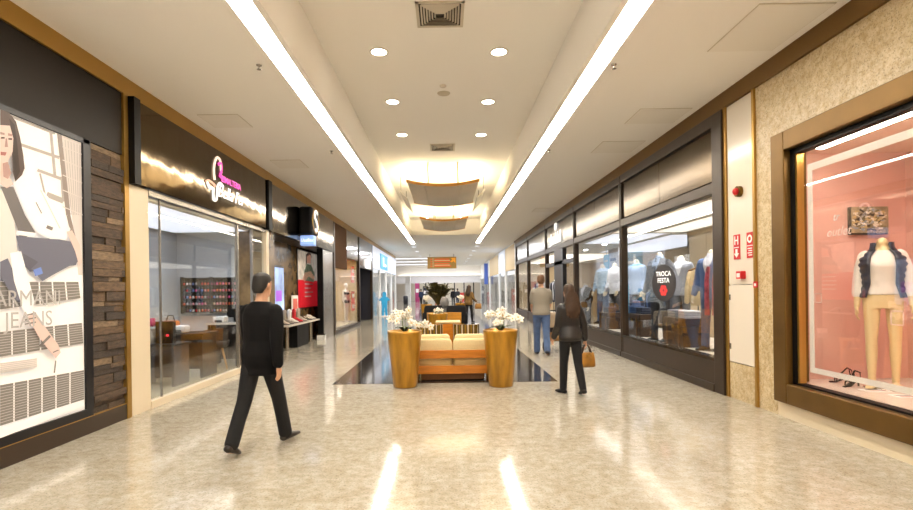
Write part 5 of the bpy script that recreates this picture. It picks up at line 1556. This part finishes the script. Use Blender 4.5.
for r_, z in enumerate(rz_):
    for k in range(19):
        x = RX0 + .05 + k * (RX1 - RX0 - .1) / 18
        m = rr.choice(PAL[:5] if r_ in (3, 4) and k > 6 else PAL)
        if m.name not in meshes:
            o = base[m.name].build('nail_polish_bottle'); meshes[m.name] = o.data
        else:
            o = bpy.data.objects.new('nail_polish_bottle', meshes[m.name]); COL.objects.link(o)
        o.location = (x, RY - .065, z)
        tag(o, 'small nail polish bottle standing on the black wall rack', 'bottle', 'nail polish bottles on the black rack')
M_desk = mat('desk_dark', '#2c2522', .35); M_desk2 = mat('desk_brown', '#5d5048', .4)
def desk(x0, y0, x1, y1, h, label, m, top):
    o = thing('manicure_desk', label, 'desk', ((x0 + x1) / 2, (y0 + y1) / 2, 0), 'manicure desks')
    MB(top).box(x0 - .03, y0 - .03, h - .04, x1 + .03, y1 + .03, h).build('desktop', o, bevel=.006)
    MB(m).box(x0, y0, 0, x0 + .05, y1, h - .04).build('side_panel', o)
    MB(m).box(x1 - .05, y0, 0, x1, y1, h - .04).build('side_panel', o)
    MB(m).box(x0 + .05, y1 - .04, .1, x1 - .05, y1, h - .04).build('back_panel', o)
    MB(m).box(x0 + .05, y0 + .06, h - .2, x1 - .05, y1 - .04, h - .04).build('drawer', o)
desk(-5.3, 8.7, -4.65, 9.2, .74, 'brown manicure desk nearest the cream pilaster in the nail salon', M_desk2, M_desk)
desk(-5.5, 9.6, -4.6, 10.2, .85, 'long black manicure desk behind the brown desk in the nail salon', M_desk, M_desk)
desk(-5.2, 11.1, -4.55, 11.65, .95, 'black reception desk with white boxes beside the wooden legged stool', M_desk, M_whiteg)
for x, y, h, w, m, lb in ((-5.0, 11.3, .95, .26, M_white, 'white rounded lamp dryer on the reception desk'), (-5.15, 9.85, .85, .3, M_white, 'white nail lamp on the long black manicure desk')):
    o = thing('nail_lamp', lb, 'lamp', (x, y, h))
    cushion(MB(m), x - w / 2, y - .12, h, x + w / 2, y + .12, h + .14).build('shell', o)
    MB(M_dgrey).box(x - w * .3, y - .125, h + .01, x + w * .3, y - .1, h + .06).build('opening', o)
o = thing('desk_monitor', 'black monitor on the reception desk in the nail salon', 'monitor', (-4.75, 11.5, .95))
MB(M_black).box(-4.95, 11.5, 1.05, -4.58, 11.54, 1.32).build('screen', o); MB(M_black).box(-4.8, 11.5, .95, -4.72, 11.56, 1.06).build('stand', o)
o = thing('terminal', 'black counter computer with red light in the nail salon window', 'computer', (-4.9, 8.9, .74))
MB(M_black).box(-5.05, 8.85, .74, -4.75, 8.95, 1.12).build('screen', o)
MB(mat('red_led', '#ff3040', .4, 0, 1.5)).box(-4.86, 8.84, .86, -4.82, 8.851, .9).build('status_light', o)
def stool(x, y, label, seat):
    t = local('wooden_leg_chair', label, 'chair', (x, y, 0), random.uniform(-.5, .5), 'chairs in the nail salon')
    MB(seat).lathe([(0, .47), (.2, .46), (.24, .5), (.26, .6), (.24, .6), (.21, .52), (0, .5)], n=24).build('seat', t)
    R = []
    b = MB(seat)
    for k in range(14):
        a0, a1 = PI * (.1 + .8 * k / 14), PI * (.1 + .8 * (k + 1) / 14)
        b.add([V((.25 * math.cos(a), .25 * math.sin(a), z)) for a in (a0, a1) for z in (.55, .82)] + [V((.23 * math.cos(a), .23 * math.sin(a), z)) for a in (a0, a1) for z in (.55, .82)], [(0, 2, 3, 1), (4, 5, 7, 6), (1, 3, 7, 5), (0, 4, 6, 2), (0, 1, 5, 4), (2, 6, 7, 3)])
    b.build('backrest', t)
    for sx in (-1, 1):
        for sy in (-1, 1): MB(mat('beech', '#c79a5a', .45)).cyl((sx * .1, sy * .1, .47), (sx * .2, sy * .2, 0), .018, .013, 10).build('leg', t)
stool(-4.85, 10.75, 'dark tub chair with splayed beech legs by the reception desk', M_desk)
stool(-5.6, 9.2, 'white tub chair with beech legs beside the brown desk', M_white)
stool(-5.9, 10.3, 'dark tub chair with beech legs against the long black desk', M_desk2)
o = thing('reflection_flowers', 'vase of pink flowers added for a pink glass reflection, on the brown manicure desk', 'vase', (-5.15, 8.9, .74))  # added object standing in for a pink reflection in the salon glass
MB(M_whiteg).lathe([(0, 0), (.05, 0), (.07, .12), (.04, .22), (.05, .25)], (-5.15, 8.95, .74), 18).build('vase', o)
for k in range(9):
    a_ = 2.4 * k
    MB(mat('flower_pink', '#d9487f', .6)).ell((-5.15 + .09 * math.cos(a_) * (k % 3) / 2, 8.95 + .09 * math.sin(a_) * (k % 3) / 2, 1.06 + .03 * (k % 4)), (.04, .04, .035), 8, 5).build('flower', o)
o = thing('handbag', 'orange handbag added for an orange glass reflection, on the long black manicure desk', 'bag', (-5.35, 9.9, .85))  # added bag stands in for an orange reflection on the pane
cushion(MB(mat('reflection_orange', '#e88a3c', .5)), -5.5, 9.8, .85, -5.2, 9.98, 1.08).build('bag_body', o)
MB(mat('leather_brown', '#3d2413')).tube([(-5.43, 9.89, 1.07), (-5.4, 9.89, 1.18), (-5.3, 9.89, 1.18), (-5.27, 9.89, 1.07)], .01, 6).build('handle', o)
for x, y in ((-5.6, 8.6), (-4.9, 9.9), (-4.8, 11.2), (-5.9, 11.9)):
    downlight(x, y, 3.06, .07, 'round spotlight in the nail salon ceiling', 'nail salon spotlights')
# notice stuck on salon wall
o = tag(MB(M_white).box(-5.0, 12.33, 2.03, -4.75, 12.35, 2.15).use(C_blue).box(-4.97, 12.325, 2.07, -4.9, 12.33, 2.12).build('wall_notice'), 'small blue and white notice on the salon wall above the rack', 'sign')

# ================================================================== mannequins in the lingerie and dark shops
def plain_mannequin(label, loc, rz, skin, garments, scale=1.0):
    t = local('mannequin', label, 'mannequin', loc, rz)
    b = Body(True, 0, {'R': (.08, .05, 0), 'L': (-.05, 0, 0)}, {'R': (.02, .18, .3), 'L': (-.05, .18, .2)})
    b.body(MB(skin)).build('body', t, remesh=.012, sm=2)
    garments(b, t)
    stand(t); t.scale = (scale,) * 3
M_mwhite = mat('mannequin_white', '#f1ece6', .35)
def lingerie(b, t):
    MB(C_black).loft(b.rings(1.24, 1.34, 1, .008, 4)).build('bra', t)
    MB(C_black).loft(b.rings(.85, .97, 1, .008, 4)).build('briefs', t)
a, _ = ray(346, 300)
plain_mannequin('white mannequin in black underwear in the lingerie window', (-4.62, -4.62 / a, .2), -PI / 2 - .6, M_mwhite, lingerie, 1.02)
def dark(b, t):
    b.trousers(MB(C_black)).build('trousers', t, remesh=.013, sm=2); b.jacket(MB(C_dgrey)).build('jacket', t, remesh=.013, sm=2)
a, _ = ray(365, 300)
plain_mannequin('mannequin in charcoal jacket inside the dark fashion shop entrance', (-4.7, -4.7 / a, 0), -PI / 2 - .4, M_mwhite, dark, 1.0)
for k, (y, m, lb) in enumerate(((30.3, C_lblue, 'pale blue'), (36.8, C_white, 'white'), (40, C_lgrey, 'light grey'))):
    t = thing('dress_form', lb + ' draped dress form inside the white shop with the cyan emblem', 'mannequin', (-4.9, y, 0))
    MB(m).lathe([(.02, .5), (.24, .5), (.2, .9), (.15, 1.05), (.19, 1.3), (.16, 1.42), (.06, 1.5), (0, 1.5)], (-4.9, y, 0), 16).build('dress', t)
    MB(M_steel).cyl((-4.9, y, 0), (-4.9, y, .55), .02).lathe([(0, 0), (.16, 0), (.16, .02), (0, .02)], (-4.9, y, 0)).build('stand', t)

# ================================================================== WORLD, CAMERA, VIEW
wd = bpy.data.worlds.new('hall_air'); SC.world = wd; wd.use_nodes = True
wd.node_tree.nodes['Background'].inputs[0].default_value = (1, .94, .86, 1)
wd.node_tree.nodes['Background'].inputs[1].default_value = .25
cam = bpy.data.cameras.new('camera'); co = bpy.data.objects.new('camera', cam); COL.objects.link(co)
co.location = (0, 0, CH); co.rotation_euler = (PI / 2, ROLL, 0)
cam.sensor_width = 36; cam.lens = 36 * F / 913
cam.shift_x = (456.5 - VX) / 913; cam.shift_y = (VY - 255) / 913
cam.clip_end = 200; cam.clip_start = .05
SC.camera = co
SC.view_settings.view_transform = 'Standard'; SC.view_settings.look = 'None'
SC.view_settings.gamma = 1; SC.view_settings.exposure = 0.0; SC.view_settings.use_curve_mapping = False
SC.cycles.use_denoising = True
SC.cycles.max_bounces = 10; SC.cycles.transparent_max_bounces = 24
SC.cycles.sample_clamp_indirect = 8
